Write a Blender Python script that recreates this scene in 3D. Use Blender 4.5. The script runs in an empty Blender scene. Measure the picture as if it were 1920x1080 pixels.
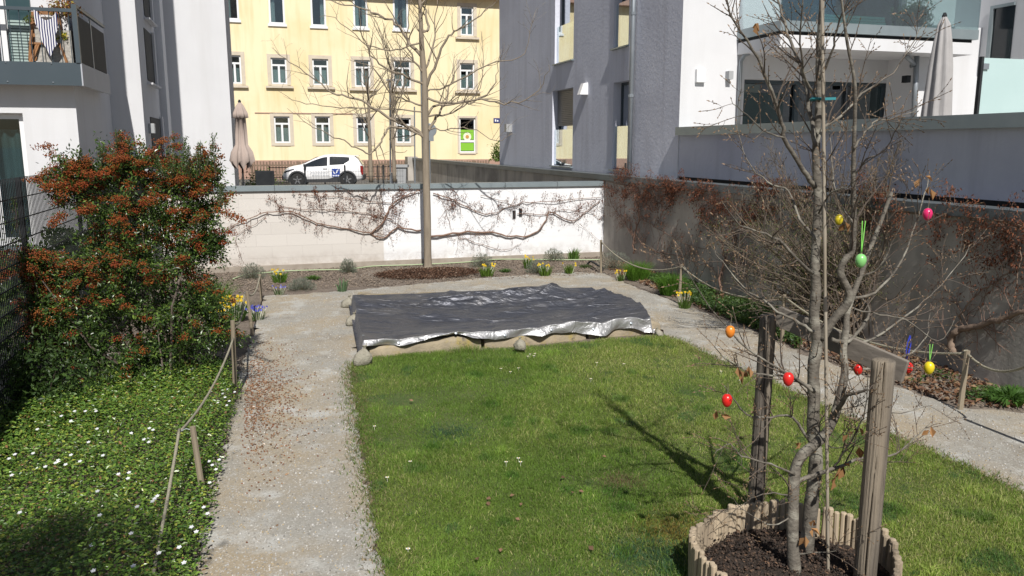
import bpy, math, random
import numpy as np
from mathutils import Vector

# ---------------------------------------------------------------- camera, sky, sun, exposure
SC = bpy.context.scene
CAMZ, FPX, PITCH = 2.6, 1500.0, math.radians(10.13)
cam = bpy.data.objects.new("camera", bpy.data.cameras.new("camera"))
SC.collection.objects.link(cam); SC.camera = cam
cam.location = (0, 0, CAMZ); cam.rotation_euler = (math.pi/2 - PITCH, 0, 0)
cam.data.sensor_width = 36; cam.data.lens = 36*FPX/1920
cam.data.clip_start = .05; cam.data.clip_end = 3000
SUN_EL = math.radians(46); SUN_H = Vector((.195, -.981, 0)).normalized()
w = bpy.data.worlds.new("World"); SC.world = w; w.use_nodes = True
sky = w.node_tree.nodes.new('ShaderNodeTexSky'); sky.sky_type = 'NISHITA'; sky.sun_disc = False
sky.sun_elevation = SUN_EL; sky.sun_rotation = math.atan2(SUN_H.x, SUN_H.y)
bg = w.node_tree.nodes['Background']; bg.inputs['Strength'].default_value = .052
w.node_tree.links.new(sky.outputs[0], bg.inputs[0])
sl = bpy.data.lights.new("sun", 'SUN'); sl.energy = 5; sl.angle = math.radians(.53); sl.color = (1, .96, .90)
so = bpy.data.objects.new("sun", sl); SC.collection.objects.link(so)
so.rotation_euler = (-(SUN_H*math.cos(SUN_EL) + Vector((0, 0, math.sin(SUN_EL))))).to_track_quat('-Z', 'Y').to_euler()
so.location = (3, -10, 20)
vs = SC.view_settings; vs.view_transform = 'Standard'; vs.look = 'None'; vs.exposure = 0.1; vs.gamma = 1

# ---------------------------------------------------------------- frames and geometry helpers
TH = math.radians(16.8); CT, ST = math.cos(TH), math.sin(TH)
A = np.array
def G(u, v, z=0): return A([u*CT - v*ST, u*ST + v*CT, z], float)      # garden axes to world
def UV(p): return A([p[0]*CT + p[1]*ST, -p[0]*ST + p[1]*CT, p[2]])
CP, SP = math.cos(PITCH), math.sin(PITCH); C0 = A([0, 0, CAMZ], float)
def ray(x, y):
    a, b = (x-960)/FPX, -(y-540)/FPX
    return A([a, CP + b*SP, -SP + b*CP])
def gp(x, y, z=0): d = ray(x, y); return C0 + d*((z-CAMZ)/d[2])
def atY(x, y, Y): d = ray(x, y); return C0 + d*(Y/d[1])
def onV(x, y, V): d = ray(x, y); return C0 + d*(V/(-d[0]*ST + d[1]*CT))
def onU(x, y, U): d = ray(x, y); return C0 + d*(U/(d[0]*CT + d[1]*ST))
EX, EY, EZ = A([1., 0, 0]), A([0, 1., 0]), A([0, 0, 1.])
UU, VV = G(1, 0), G(0, 1)
def nrm(a): return a/(np.linalg.norm(a, axis=-1, keepdims=True) + 1e-9)
RS = np.random.RandomState
WL = {}

class MB:
    def __init__(s): s.v = []; s.f = {}; s.c = []; s.n = 0
    def add(s, V, F, col=(1, 1, 1)):
        V = np.asarray(V, float).reshape(-1, 3); col = np.asarray(col, float)
        if col.ndim == 1: col = np.tile(col, (len(V), 1))
        s.v.append(V); s.c.append(col)
        for k, arr in F.items(): s.f.setdefault(k, []).append(np.asarray(arr, np.int64).reshape(-1, k) + s.n)
        s.n += len(V); return s
    def prism(s, base, up, col=(1, 1, 1)):            # closed polygon base (n,3) pushed by vector up
        base = np.asarray(base, float); n = len(base); up = np.asarray(up, float)
        i = np.arange(n); j = (i+1) % n
        s.add(np.vstack([base, base+up]), {4: np.stack([i, j, j+n, i+n], 1)}, col)
        s.f.setdefault(n, []).append((np.arange(n)[::-1] + s.n - 2*n)[None]); s.f[n].append((np.arange(n) + n + s.n - 2*n)[None]); return s
    def obox(s, c, ax, ay, az, col=(1, 1, 1)):        # centre and three half vectors
        c, ax, ay, az = map(lambda q: np.asarray(q, float), (c, ax, ay, az))
        V = [c + i*ax + j*ay + k*az for k in (-1, 1) for i, j in ((-1, -1), (1, -1), (1, 1), (-1, 1))]
        return s.add(V, {4: [[3, 2, 1, 0], [4, 5, 6, 7], [0, 1, 5, 4], [1, 2, 6, 5], [2, 3, 7, 6], [3, 0, 4, 7]]}, col)
    def box(s, u0, u1, v0, v1, z0, z1, col=(1, 1, 1)):
        return s.obox(G((u0+u1)/2, (v0+v1)/2, (z0+z1)/2), UU*(u1-u0)/2, VV*(v1-v0)/2, EZ*(z1-z0)/2, col)
    def bar(s, p, q, wx, wy, side=None, col=(1, 1, 1)):   # beam from p to q
        p, q = np.asarray(p, float), np.asarray(q, float); d = nrm(q-p)
        r = np.asarray(side, float) if side is not None else (EZ if abs(d[2]) < .9 else EX)
        a = nrm(np.cross(d, r)); b = np.cross(a, d)
        return s.obox((p+q)/2, (q-p)/2, a*wx/2, b*wy/2, col)
    def tube(s, P, R, k=6, col=(1, 1, 1), cap=True):
        P = np.asarray(P, float); n = len(P); R = np.broadcast_to(np.asarray(R, float), (n,))
        T = nrm(np.gradient(P, axis=0)); m = nrm(P[-1]-P[0]) if np.linalg.norm(P[-1]-P[0]) > 1e-6 else EZ
        ref = [EX, EY, EZ][int(np.argmin(np.abs(m)))]
        a = nrm(np.cross(T, ref)); b = np.cross(T, a)
        t = np.arange(k)*2*math.pi/k
        V = P[:, None] + R[:, None, None]*(np.cos(t)[None, :, None]*a[:, None] + np.sin(t)[None, :, None]*b[:, None])
        i = np.arange(n-1)[:, None]*k; j = np.arange(k)[None]; j2 = (j+1) % k
        F = np.stack([i+j, i+j2, i+k+j2, i+k+j], -1).reshape(-1, 4)
        s.add(V.reshape(-1, 3), {4: F}, col)
        if cap and k > 3:
            s.f.setdefault(k, []).append((np.arange(k)[::-1] + s.n - n*k)[None]); s.f[k].append((np.arange(k) + s.n - k)[None])
        return s
    def lathe(s, c, prof, k=16, ax=EZ, col=(1, 1, 1), sx=None):
        ax = nrm(np.asarray(ax, float)); r = EX if abs(ax[0]) < .8 else EY
        a = nrm(np.cross(ax, r)); b = np.cross(ax, a); t = np.arange(k)*2*math.pi/k
        V = np.array([[np.asarray(c) + ax*h + rr*(math.cos(q)*a + math.sin(q)*b) for q in t] for rr, h in prof]).reshape(-1, 3)
        n = len(prof); i = np.arange(n-1)[:, None]*k; j = np.arange(k)[None]; j2 = (j+1) % k
        s.add(V, {4: np.stack([i+j, i+j2, i+k+j2, i+k+j], -1).reshape(-1, 4)}, col)
        s.f.setdefault(k, []).append((np.arange(k)[::-1] + s.n - n*k)[None]); s.f[k].append((np.arange(k) + s.n - k)[None]); return s
    def grid(s, V, col=(1, 1, 1), close=False):       # V (n,m,3)
        n, m = V.shape[:2]; i = np.arange(n-1)[:, None]*m; j = np.arange(m-1)[None]
        c = np.asarray(col, float)
        return s.add(V.reshape(-1, 3), {4: np.stack([i+j, i+j+1, i+m+j+1, i+m+j], -1).reshape(-1, 4)}, c.reshape(-1, 3) if c.ndim == 3 else c)
    def leaves(s, C, size, rng, col, asp=.45, D=None, N=None, fold=.25, up=.3):
        n = len(C)
        if n == 0: return s
        size = np.broadcast_to(size, (n,))[:, None]
        if D is None: D = rng.normal(size=(n, 3))
        D = nrm(D)
        if N is None: N = rng.normal(size=(n, 3)) + A([0, 0, up*2])
        S = nrm(np.cross(D, N)); N = np.cross(S, D)
        b = C; t = C + D*size; m = C + D*size*.45
        l = m + S*size*asp*.5 + N*size*fold*.3; r = m - S*size*asp*.5 + N*size*fold*.3
        V = np.stack([b, l, t, r], 1).reshape(-1, 3); i = np.arange(n)[:, None]*4
        return s.add(V, {3: np.concatenate([i + A([0, 2, 1]), i + A([0, 3, 2])])}, np.repeat(col, 4, 0) if np.ndim(col) == 2 else col)
    def blades(s, B, L, h, wd, col, rng):
        n = len(B); h = np.broadcast_to(h, (n,))[:, None]; a = rng.rand(n)*6.283
        S = np.stack([np.cos(a), np.sin(a), 0*a], 1)*np.broadcast_to(wd, (n,))[:, None]/2
        L = np.concatenate([L, np.zeros((n, 1))], 1)
        M = B + L*h*.35 + EZ*h*.6; T = B + L*h + EZ*h*(1 - .3*np.linalg.norm(L, axis=1, keepdims=True))
        V = np.stack([B-S, B+S, M-S*.75, M+S*.75, T], 1).reshape(-1, 3); i = np.arange(n)[:, None]*5
        return s.add(V, {4: i + A([0, 1, 3, 2]), 3: i + A([2, 3, 4])}, np.repeat(col, 5, 0) if np.ndim(col) == 2 else col)
    def blobs(s, C, R, col, kind=8):                  # little octahedra / icosahedra
        n = len(C); R = np.broadcast_to(R, (n,))[:, None, None]
        if kind == 8:
            P = A([[1, 0, 0], [0, 1, 0], [-1, 0, 0], [0, -1, 0], [0, 0, 1], [0, 0, -1.]])
            F = A([[0, 1, 4], [1, 2, 4], [2, 3, 4], [3, 0, 4], [1, 0, 5], [2, 1, 5], [3, 2, 5], [0, 3, 5]])
        else:
            g = (1+5**.5)/2
            P = nrm(A([[-1, g, 0], [1, g, 0], [-1, -g, 0], [1, -g, 0], [0, -1, g], [0, 1, g], [0, -1, -g], [0, 1, -g], [g, 0, -1], [g, 0, 1], [-g, 0, -1], [-g, 0, 1]]))
            F = A([[0, 11, 5], [0, 5, 1], [0, 1, 7], [0, 7, 10], [0, 10, 11], [1, 5, 9], [5, 11, 4], [11, 10, 2], [10, 7, 6], [7, 1, 8], [3, 9, 4], [3, 4, 2], [3, 2, 6], [3, 6, 8], [3, 8, 9], [4, 9, 5], [2, 4, 11], [6, 2, 10], [8, 6, 7], [9, 8, 1]])
        V = (np.asarray(C)[:, None] + P[None]*R).reshape(-1, 3); k = len(P)
        return s.add(V, {3: (np.arange(n)[:, None, None]*k + F[None]).reshape(-1, 3)}, np.repeat(col, k, 0) if np.ndim(col) == 2 else col)
    def build(s, name, m, parent=None, origin=None, smooth=False, uv=None, bevel=0, **props):
        V = np.concatenate(s.v); C = np.concatenate(s.c); mesh = bpy.data.meshes.new(name)
        off = WL[parent.name] if parent is not None else (np.asarray(origin, float) if origin is not None else A([V[:, 0].mean(), V[:, 1].mean(), V[:, 2].min()]))
        loops, starts, n = [], [], 0
        for k, L in s.f.items():
            F = np.concatenate(L); loops.append(F.ravel()); starts.append(n + np.arange(len(F))*k); n += F.size
        loops = np.concatenate(loops); starts = np.concatenate(starts)
        mesh.vertices.add(len(V)); mesh.vertices.foreach_set('co', (V-off).astype(np.float32).ravel())
        mesh.loops.add(n); mesh.loops.foreach_set('vertex_index', loops.astype(np.int32))
        mesh.polygons.add(len(starts)); mesh.polygons.foreach_set('loop_start', starts.astype(np.int32))
        mesh.polygons.foreach_set('use_smooth', np.full(len(starts), bool(smooth)))
        mesh.update(calc_edges=True)
        at = mesh.attributes.new('Col', 'FLOAT_COLOR', 'POINT')
        at.data.foreach_set('color', np.hstack([C, np.ones((len(C), 1))]).astype(np.float32).ravel())
        if uv:
            lay = mesh.uv_layers.new(name='UVMap'); W = V[loops]
            a = W[:, 0]*CT + W[:, 1]*ST; b = -W[:, 0]*ST + W[:, 1]*CT
            q = {'U': (a, W[:, 2]), 'V': (b, W[:, 2]), 'G': (a, b)}[uv]
            lay.data.foreach_set('uv', np.stack(q, 1).astype(np.float32).ravel())
        mesh.materials.append(m)
        o = bpy.data.objects.new(name, mesh); SC.collection.objects.link(o)
        if parent is not None: o.parent = parent; WL[o.name] = WL[parent.name]
        else: o.location = off; WL[o.name] = off
        if bevel:
            md = o.modifiers.new('bevel', 'BEVEL'); md.width = bevel; md.segments = 2; md.limit_method = 'ANGLE'
        for k, q in props.items(): o[k] = q
        return o

def root(name, label, cat, loc, group=None):
    o = bpy.data.objects.new(name, None); SC.collection.objects.link(o); o.empty_display_size = .1
    o.location = tuple(loc); WL[o.name] = np.asarray(loc, float)
    o['label'] = label; o['category'] = cat
    if group: o['group'] = group
    return o

# ---------------------------------------------------------------- materials
def nodes(name):
    m = bpy.data.materials.new(name); m.use_nodes = True; nt = m.node_tree
    return m, nt, nt.nodes['Principled BSDF'], (lambda t, **k: _n(nt, t, **k)), nt.links.new
def _n(nt, t, **k):
    n = nt.nodes.new('ShaderNode'+t)
    for a, b in k.items():
        if a in n.inputs.keys() if isinstance(a, str) else False: n.inputs[a].default_value = b
        else: setattr(n, a, b)
    return n
def c4(c): return (c[0], c[1], c[2], 1) if hasattr(c, '__len__') else (c, c, c, 1)
def mixc(N, L, fac, a, b):
    n = N('Mix', data_type='RGBA')
    for sock, q in ((n.inputs[0], fac), (n.inputs[6], a), (n.inputs[7], b)):
        if hasattr(q, 'default_value') or hasattr(q, 'is_linked'): L(q, sock)
        elif sock is n.inputs[0]: sock.default_value = q
        else: sock.default_value = c4(q)
    return n.outputs[2]
def ramp(N, L, fac, a, b):
    n = N('MapRange'); n.inputs['From Min'].default_value = a; n.inputs['From Max'].default_value = b
    L(fac, n.inputs['Value']); return n.outputs[0]
def noise(N, L, co, scale, detail=4, rough=.55, dist=0):
    n = N('TexNoise'); n.inputs['Scale'].default_value = scale; n.inputs['Detail'].default_value = detail
    n.inputs['Roughness'].default_value = rough; n.inputs['Distortion'].default_value = dist; L(co, n.inputs['Vector']); return n.outputs[0]
def pm(name, c1, c2=None, scale=3, rough=.8, bump=0, bscale=40, metal=0, spec=.5, stretch=(1, 1, 1), c3=None, s3=.6, t3=(.55, .7), bdist=.01, usecol=False, stain=None):
    """two-tone procedural surface: c1..c2 by noise, c3 in large blotches, bump"""
    m, nt, B, N, L = nodes(name)
    tc = N('TexCoord'); mp = N('Mapping'); L(tc.outputs['Object'], mp.inputs[0]); mp.inputs['Scale'].default_value = stretch
    co = mp.outputs[0]; c2 = c2 if c2 is not None else c1
    out = mixc(N, L, ramp(N, L, noise(N, L, co, scale), .3, .7), c1, c2)
    if c3 is not None: out = mixc(N, L, ramp(N, L, noise(N, L, co, s3, 6), *t3), out, c3)
    if stain is not None:       # vertical streaks running down a wall
        m2 = N('Mapping'); L(tc.outputs['Object'], m2.inputs[0]); m2.inputs['Scale'].default_value = (2.2, 2.2, .18)
        out = mixc(N, L, ramp(N, L, noise(N, L, m2.outputs[0], 1.6, 5), .5, .85), out, stain)
    if usecol:
        at = N('Attribute', attribute_name='Col'); mm = N('Mix', data_type='RGBA', blend_type='MULTIPLY'); mm.inputs[0].default_value = 1
        L(out, mm.inputs[6]); L(at.outputs[0], mm.inputs[7]); out = mm.outputs[2]
    L(out, B.inputs['Base Color']); B.inputs['Roughness'].default_value = rough; B.inputs['Metallic'].default_value = metal
    B.inputs['Specular IOR Level'].default_value = spec
    if bump:
        bn = N('Bump'); bn.inputs['Strength'].default_value = bump; bn.inputs['Distance'].default_value = bdist
        L(noise(N, L, co, bscale, 5, .6), bn.inputs['Height']); L(bn.outputs[0], B.inputs['Normal'])
    return m
def leafmat(name, rough=.5, spec=.4, trans=.3, tint=(1.3, 1.25, .5), vary=.35, scale=6):
    m, nt, B, N, L = nodes(name)
    at = N('Attribute', attribute_name='Col'); tc = N('TexCoord')
    v = N('MapRange'); v.inputs['To Min'].default_value = 1-vary; v.inputs['To Max'].default_value = 1+vary
    L(noise(N, L, tc.outputs['Object'], scale, 3), v.inputs['Value'])
    mm = N('VectorMath', operation='SCALE'); L(at.outputs[0], mm.inputs[0]); L(v.outputs[0], mm.inputs['Scale'])
    L(mm.outputs[0], B.inputs['Base Color']); B.inputs['Roughness'].default_value = rough; B.inputs['Specular IOR Level'].default_value = spec
    tr = N('BsdfTranslucent'); m3 = N('VectorMath', operation='MULTIPLY'); m3.inputs[1].default_value = tint; L(mm.outputs[0], m3.inputs[0]); L(m3.outputs[0], tr.inputs[0])
    mx = N('MixShader'); mx.inputs[0].default_value = trans; L(B.outputs[0], mx.inputs[1]); L(tr.outputs[0], mx.inputs[2])
    L(mx.outputs[0], nt.nodes['Material Output'].inputs['Surface']); return m
def glassmat(name, tint=(.75, .82, .82), refl=.25, rough=.02, alpha=.75):
    m, nt, B, N, L = nodes(name); t = N('BsdfTransparent'); t.inputs[0].default_value = c4(tint)
    g = N('BsdfGlossy'); g.inputs['Roughness'].default_value = rough; g.inputs[0].default_value = (.9, .95, 1, 1)
    fr = N('LayerWeight'); fr.inputs['Blend'].default_value = .35
    r = N('MapRange'); r.inputs['To Min'].default_value = refl; r.inputs['To Max'].default_value = .95; L(fr.outputs['Facing'], r.inputs['Value'])
    mx = N('MixShader'); L(r.outputs[0], mx.inputs[0]); L(t.outputs[0], mx.inputs[1]); L(g.outputs[0], mx.inputs[2])
    L(mx.outputs[0], nt.nodes['Material Output'].inputs['Surface']); return m
M = {}
M['render'] = pm('white_render', (.61, .615, .635), (.65, .655, .675), 1.2, .9, .35, 55, bdist=.006, stain=(.575, .575, .585))
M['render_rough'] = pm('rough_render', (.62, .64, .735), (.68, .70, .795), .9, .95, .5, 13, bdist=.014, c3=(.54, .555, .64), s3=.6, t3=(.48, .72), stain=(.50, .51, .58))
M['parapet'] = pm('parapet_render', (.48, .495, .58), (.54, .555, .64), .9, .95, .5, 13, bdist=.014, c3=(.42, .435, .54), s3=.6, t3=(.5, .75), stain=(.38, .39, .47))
M['yellow'] = pm('yellow_paint', (.79, .68, .44), (.83, .73, .49), .35, .9, .2, 30, bdist=.01, c3=(.72, .58, .31), s3=.25, t3=(.5, .75), stain=(.70, .56, .30))
M['plinth'] = pm('plinth', (.42, .27, .21), (.36, .23, .18), 2, .9)
M['stone_trim'] = pm('stone_trim', (.62, .55, .44), (.54, .47, .38), 4, .9)
M['white_frame'] = pm('white_frame', (.78, .79, .80), (.74, .75, .76), 3, .4)
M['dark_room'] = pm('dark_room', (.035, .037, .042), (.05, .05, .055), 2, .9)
M['curtain'] = pm('curtain', (.62, .66, .66), (.45, .5, .5), 6, .9, stretch=(6, 6, .4))
M['glass'] = glassmat('window_glass', refl=.10)
M['tint_glass'] = glassmat('tinted_glass', (.3, .33, .35), .12)
M['screen_glass'] = glassmat('screen_glass', (.62, .74, .74), .10, .05)
M['cap'] = pm('zinc_cap', (.24, .29, .31), (.30, .35, .37), 2.5, .45, .1, 8, metal=.4)
M['cap_dark'] = pm('dark_cap', (.11, .13, .14), (.15, .17, .18), 2.5, .5, metal=.3)
M['concrete'] = pm('concrete', (.38, .35, .31), (.50, .465, .42), 1.5, .9, .4, 25, c3=(.21, .20, .185), s3=.8, t3=(.5, .72), stain=(.17, .16, .145))
M['slate_metal'] = pm('slate_metal', (.045, .065, .08), (.055, .075, .09), 2, .45)
M['zinc_pipe'] = pm('zinc_pipe', (.33, .36, .39), (.27, .30, .33), 3, .4, metal=.5)
M['dark_steel'] = pm('dark_steel', (.018, .02, .023), (.03, .033, .036), 4, .7, spec=.2)
M['lamp_grey'] = pm('lamp_grey', (.35, .36, .37), None, 3, .5)
M['lamp_white'] = pm('lamp_white', (.8, .8, .8), (.75, .75, .76), 3, .5)
M['post_wood'] = pm('weathered_wood', (.19, .165, .135), (.055, .045, .038), 55, .85, 1, 90, stretch=(1, 1, .045), c3=(.24, .20, .15), s3=6, t3=(.5, .62), bdist=.012)
M['board_wood'] = pm('grey_board', (.25, .22, .185), (.15, .13, .11), 9, .9, .5, 30, stretch=(.3, .3, 1))
M['stake_wood'] = pm('stake_wood', (.30, .25, .18), (.20, .165, .12), 12, .85, .3, 40, stretch=(1, 1, .1))
M['picket'] = pm('picket_wood', (.17, .12, .085), (.24, .17, .12), 3, .9)
M['rope'] = pm('rope', (.36, .33, .25), (.25, .23, .17), 60, .95, .8, 120)
M['bark_young'] = pm('smooth_bark', (.18, .16, .13), (.085, .075, .062), 22, .8, .9, 50, stretch=(1, 1, 1.6), c3=(.25, .235, .195), s3=7, t3=(.5, .62), bdist=.008)
M['bark_lime'] = pm('tree_bark', (.30, .25, .19), (.20, .165, .125), 14, .9, .6, 40, stretch=(1, 1, .15), bdist=.01)
M['twig'] = pm('twig_bark', (.11, .085, .065), (.07, .055, .045), 20, .8)
M['twig_pale'] = pm('pale_twig', (.24, .20, .15), (.15, .12, .09), 20, .8)
M['bud'] = pm('bud', (.15, .095, .055), (.22, .145, .08), 30, .6)
M['vine'] = pm('vine_bark', (.17, .10, .07), (.25, .16, .12), 12, .9)
M['vine_pale'] = pm('vine_trunk', (.26, .19, .14), (.17, .12, .09), 9, .9, .6, 30)
M['leaf'] = leafmat('leaf'); M['leaf_gloss'] = leafmat('glossy_leaf', .32, .5, .18)
M['dry'] = leafmat('dry_leaf', .8, .2, .25, (1.2, 1, .8)); M['grass'] = leafmat('grass_blade', .55, .3, .3, (1.2, 1.2, .5), .3, 1.3)
M['petal'] = leafmat('petal', .6, .2, .25, (1, 1, 1), .08)
M['berry'] = leafmat('berry', .35, .5, .05, (1, 1, 1), .3, 9)
M['col'] = pm('painted', (1, 1, 1), None, 3, .5, usecol=True)
M['colrough'] = pm('matt', (1, 1, 1), (.85, .85, .85), 6, .9, usecol=True)
# ================================================================ ground
def struct(o): o['kind'] = 'structure'; return o
FW, RW = 17.5, 7.55        # far wall (along u) and retaining wall (along v)
m, nt, B, N, L = nodes('garden_soil')
tc = N('TexCoord'); co = tc.outputs['Object']
c = mixc(N, L, ramp(N, L, noise(N, L, co, 3, 6), .35, .65), (.16, .125, .10), (.25, .205, .165))
c = mixc(N, L, ramp(N, L, noise(N, L, co, 40, 4), .45, .7), c, (.10, .08, .062))
c = mixc(N, L, ramp(N, L, noise(N, L, co, .8, 4), .55, .7), c, (.27, .23, .19))
L(c, B.inputs[0]); B.inputs['Roughness'].default_value = 1
bn = N('Bump'); bn.inputs['Strength'].default_value = 1; bn.inputs['Distance'].default_value = .03; L(noise(N, L, co, 28, 6, .7), bn.inputs['Height']); L(bn.outputs[0], B.inputs['Normal'])
M['soil'] = m
n = 90; uu = np.linspace(-2.6, 7.6, n); vv_ = np.linspace(-1, 17.6, n*2); r = RS(1)
U_, V_ = np.meshgrid(uu, vv_); Z_ = -.012 + .006*np.sin(U_*3+V_*2) + r.normal(size=U_.shape)*.004
Wd = np.stack([U_*CT-V_*ST, U_*ST+V_*CT, Z_], -1)
struct(MB().grid(Wd).build('garden_soil', M['soil'], origin=G(0, 8), smooth=True))
b = MB(); b.add([(-900, -900, -.06), (900, -900, -.06), (900, 900, -.06), (-900, 900, -.06)], {4: [[0, 1, 2, 3]]})
struct(b.build('ground', M['soil'], origin=(0, 0, 0)))
M['asphalt'] = pm('asphalt', (.11, .105, .10), (.15, .145, .135), 1.2, .95, .4, 60)
b = MB(); b.box(-60, RW+.1, FW+.22, 60, -.05, .70); struct(b.build('street', M['asphalt'], origin=G(0, 30)))

def poly_sheet(name, pts, z, mat, jit=.03, seed=0, step=.12, kind='structure'):
    """flat sheet with an irregular outline, fan-triangulated by Blender's own ngon fill"""
    r = RS(seed); P = []
    n = len(pts)
    for i in range(n):
        a, b_ = A(pts[i]), A(pts[(i+1) % n]); k = max(1, int(np.linalg.norm(b_-a)/step))
        for t in range(k): P.append(a+(b_-a)*t/k + r.normal(size=3)*A([jit, jit, 0]))
    P = A(P); P[:, 2] = z
    q = MB(); q.add(P, {len(P): [np.arange(len(P))]}); o = q.build(name, mat, origin=(P[:, 0].mean(), P[:, 1].mean(), z)); o['kind'] = kind
    return o, P
# gravel material
m, nt, B, N, L = nodes('gravel')
tc = N('TexCoord'); co = tc.outputs['Object']
c = mixc(N, L, ramp(N, L, noise(N, L, co, 1.1, 6), .4, .62), (.30, .285, .25), (.33, .275, .195))
c = mixc(N, L, ramp(N, L, noise(N, L, co, 2.3, 8, .65), .52, .66), c, (.43, .425, .395))
c = mixc(N, L, ramp(N, L, noise(N, L, co, .9, 8, .6, .5), .58, .72), c, (.19, .16, .12))
vo = N('TexVoronoi'); vo.inputs['Scale'].default_value = 95; L(co, vo.inputs['Vector'])
bw = N('RGBToBW'); L(vo.outputs['Color'], bw.inputs[0])
c = mixc(N, L, ramp(N, L, bw.outputs[0], .7, 1.1), c, (.56, .55, .52))
c = mixc(N, L, ramp(N, L, bw.outputs[0], .30, -.05), c, (.2, .19, .175))
L(c, B.inputs[0]); B.inputs['Roughness'].default_value = .95
bn = N('Bump'); bn.inputs['Strength'].default_value = .45; bn.inputs['Distance'].default_value = .008; L(bw.outputs[0], bn.inputs['Height']); L(bn.outputs[0], B.inputs['Normal'])
M['gravel'] = m
g_ = lambda *q: [gp(x, y) for x, y in q]
# left path, branch behind the sandbox, right path with its forecourt: one continuous gravel sheet round the lawn
PL_L = [(330, 1170), (362, 1080), (395, 940), (425, 800), (450, 700), (478, 620), (492, 556)]
PL_R = [(740, 1170), (735, 1080), (705, 960), (680, 830), (662, 720), (664, 680)]
back_far = [(560, 552), (700, 541), (900, 522), (1060, 511), (1130, 512)]
PR_R = [(1130, 512), (1190, 538), (1290, 575), (1400, 617), (1500, 662), (1600, 700), (1700, 735), (1800, 765), (1960, 775)]
PR_L = [(1960, 950), (1820, 882), (1690, 828), (1560, 775), (1440, 718), (1370, 690), (1300, 655), (1250, 632)]
gravel, GP = poly_sheet('gravel_path', g_(*PL_L, *back_far, *PR_R, *PR_L, (1220, 600), (1100, 560), (900, 560), (700, 572), *PL_R[::-1]), .004, M['gravel'], .035, 3)
# lawn base sheet
M['lawn_base'] = pm('lawn_base', (.06, .085, .022), (.10, .12, .035), 3, 1, .8, 50, c3=(.16, .15, .06), s3=1.2, t3=(.6, .75))
lawn_pts = g_((740, 1170), (735, 1080), (705, 960), (680, 830), (664, 700), (668, 668), (900, 660), (1245, 630), (1300, 655), (1370, 690), (1440, 718), (1560, 775), (1690, 828), (1820, 882), (1960, 950), (2200, 1170))
lawn, LP = poly_sheet('lawn', lawn_pts, .008, M['lawn_base'], .02, 5)
def inside(P, poly):
    x, y = P[:, 0], P[:, 1]; c = np.zeros(len(P), bool); px, py = poly[:, 0], poly[:, 1]; j = len(poly)-1
    for i in range(len(poly)):
        k = ((py[i] > y) != (py[j] > y)) & (x < (px[j]-px[i])*(y-py[i])/(py[j]-py[i]+1e-12)+px[i]); c ^= k; j = i
    return c
def fnoise(P, s, seed, o=4):      # cheap smooth noise on xy
    r = RS(seed); q = np.zeros(len(P)); a = 1
    for i in range(o):
        for _ in range(4):
            k = r.normal(size=2)*s; ph = r.rand()*6.28; q += a*np.sin(P[:, 0]*k[0]+P[:, 1]*k[1]+ph)
        s *= 2; a *= .6
    return q/4
PLANT_C = A([1.66, 4.36]); PLANT_R = .57

# ================================================================ walls
# block wall at the end of the garden
m, nt, B, N, L = nodes('block_wall')
uvn = N('UVMap'); br = N('TexBrick'); L(uvn.outputs[0], br.inputs['Vector'])
br.inputs['Scale'].default_value = 1; br.inputs['Brick Width'].default_value = .62; br.inputs['Row Height'].default_value = .25; br.inputs['Mortar Size'].default_value = .0028; br.inputs['Mortar Smooth'].default_value = .3
br.inputs['Color1'].default_value = (.57, .54, .505, 1); br.inputs['Color2'].default_value = (.61, .58, .545, 1); br.inputs['Mortar'].default_value = (.50, .47, .44, 1)
sx = N('SeparateXYZ'); L(uvn.outputs[0], sx.inputs[0])
tcn = N('TexCoord')
nn = noise(N, L, tcn.outputs['Object'], 2.2, 3)
# white painted part begins about 4.2 m along, stepped with the courses
st = N('MapRange'); st.inputs['From Min'].default_value = 2.33; st.inputs['From Max'].default_value = 2.36; L(sx.outputs[0], st.inputs['Value'])
white = mixc(N, L, ramp(N, L, nn, .35, .7), (.74, .75, .77), (.80, .81, .82))
cc = mixc(N, L, st.outputs[0], br.outputs['Color'], white)
mz = N('MapRange'); mz.inputs['From Min'].default_value = .05; mz.inputs['From Max'].default_value = .42; mz.inputs['To Min'].default_value = .85; mz.inputs['To Max'].default_value = 0; L(sx.outputs[1], mz.inputs['Value'])
n2 = noise(N, L, tcn.outputs['Object'], 5, 6, .7); mu = N('Math', operation='MULTIPLY'); L(mz.outputs[0], mu.inputs[0]); L(ramp(N, L, n2, .35, .7), mu.inputs[1])
cc = mixc(N, L, mu.outputs[0], cc, (.33, .28, .24))
L(cc, B.inputs[0]); B.inputs['Roughness'].default_value = .95
bn = N('Bump'); bn.inputs['Strength'].default_value = .5; bn.inputs['Distance'].default_value = .004; L(br.outputs['Fac'], bn.inputs['Height']); bn.invert = True; L(bn.outputs[0], B.inputs['Normal'])
M['blocks'] = m
bw_ = root('block_wall', 'low whitewashed block wall with metal coping at the back of the garden', 'wall', G(3, FW, 0))
MB().box(-2.35, RW, FW, FW+.2, -.2, 1.66).build('wall', M['blocks'], bw_, uv='U')
b = MB(); MB().box(-2.4, RW-.02, FW-.05, FW+.26, 1.66, 1.765).build('coping', M['cap'], bw_)
for k in range(1, 8): b.box(-2.4+k*1.25, -2.38+k*1.25, FW-.053, FW+.263, 1.655, 1.769)
b.build('coping_seam', M['cap_dark'], bw_)
MB().box(-2.35, RW, FW-.06, FW, -.2, .10).build('footing', pm('footing', (.36, .32, .27), (.28, .24, .20), 6, 1, .5, 30), bw_)
m2 = MB(); 
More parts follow.
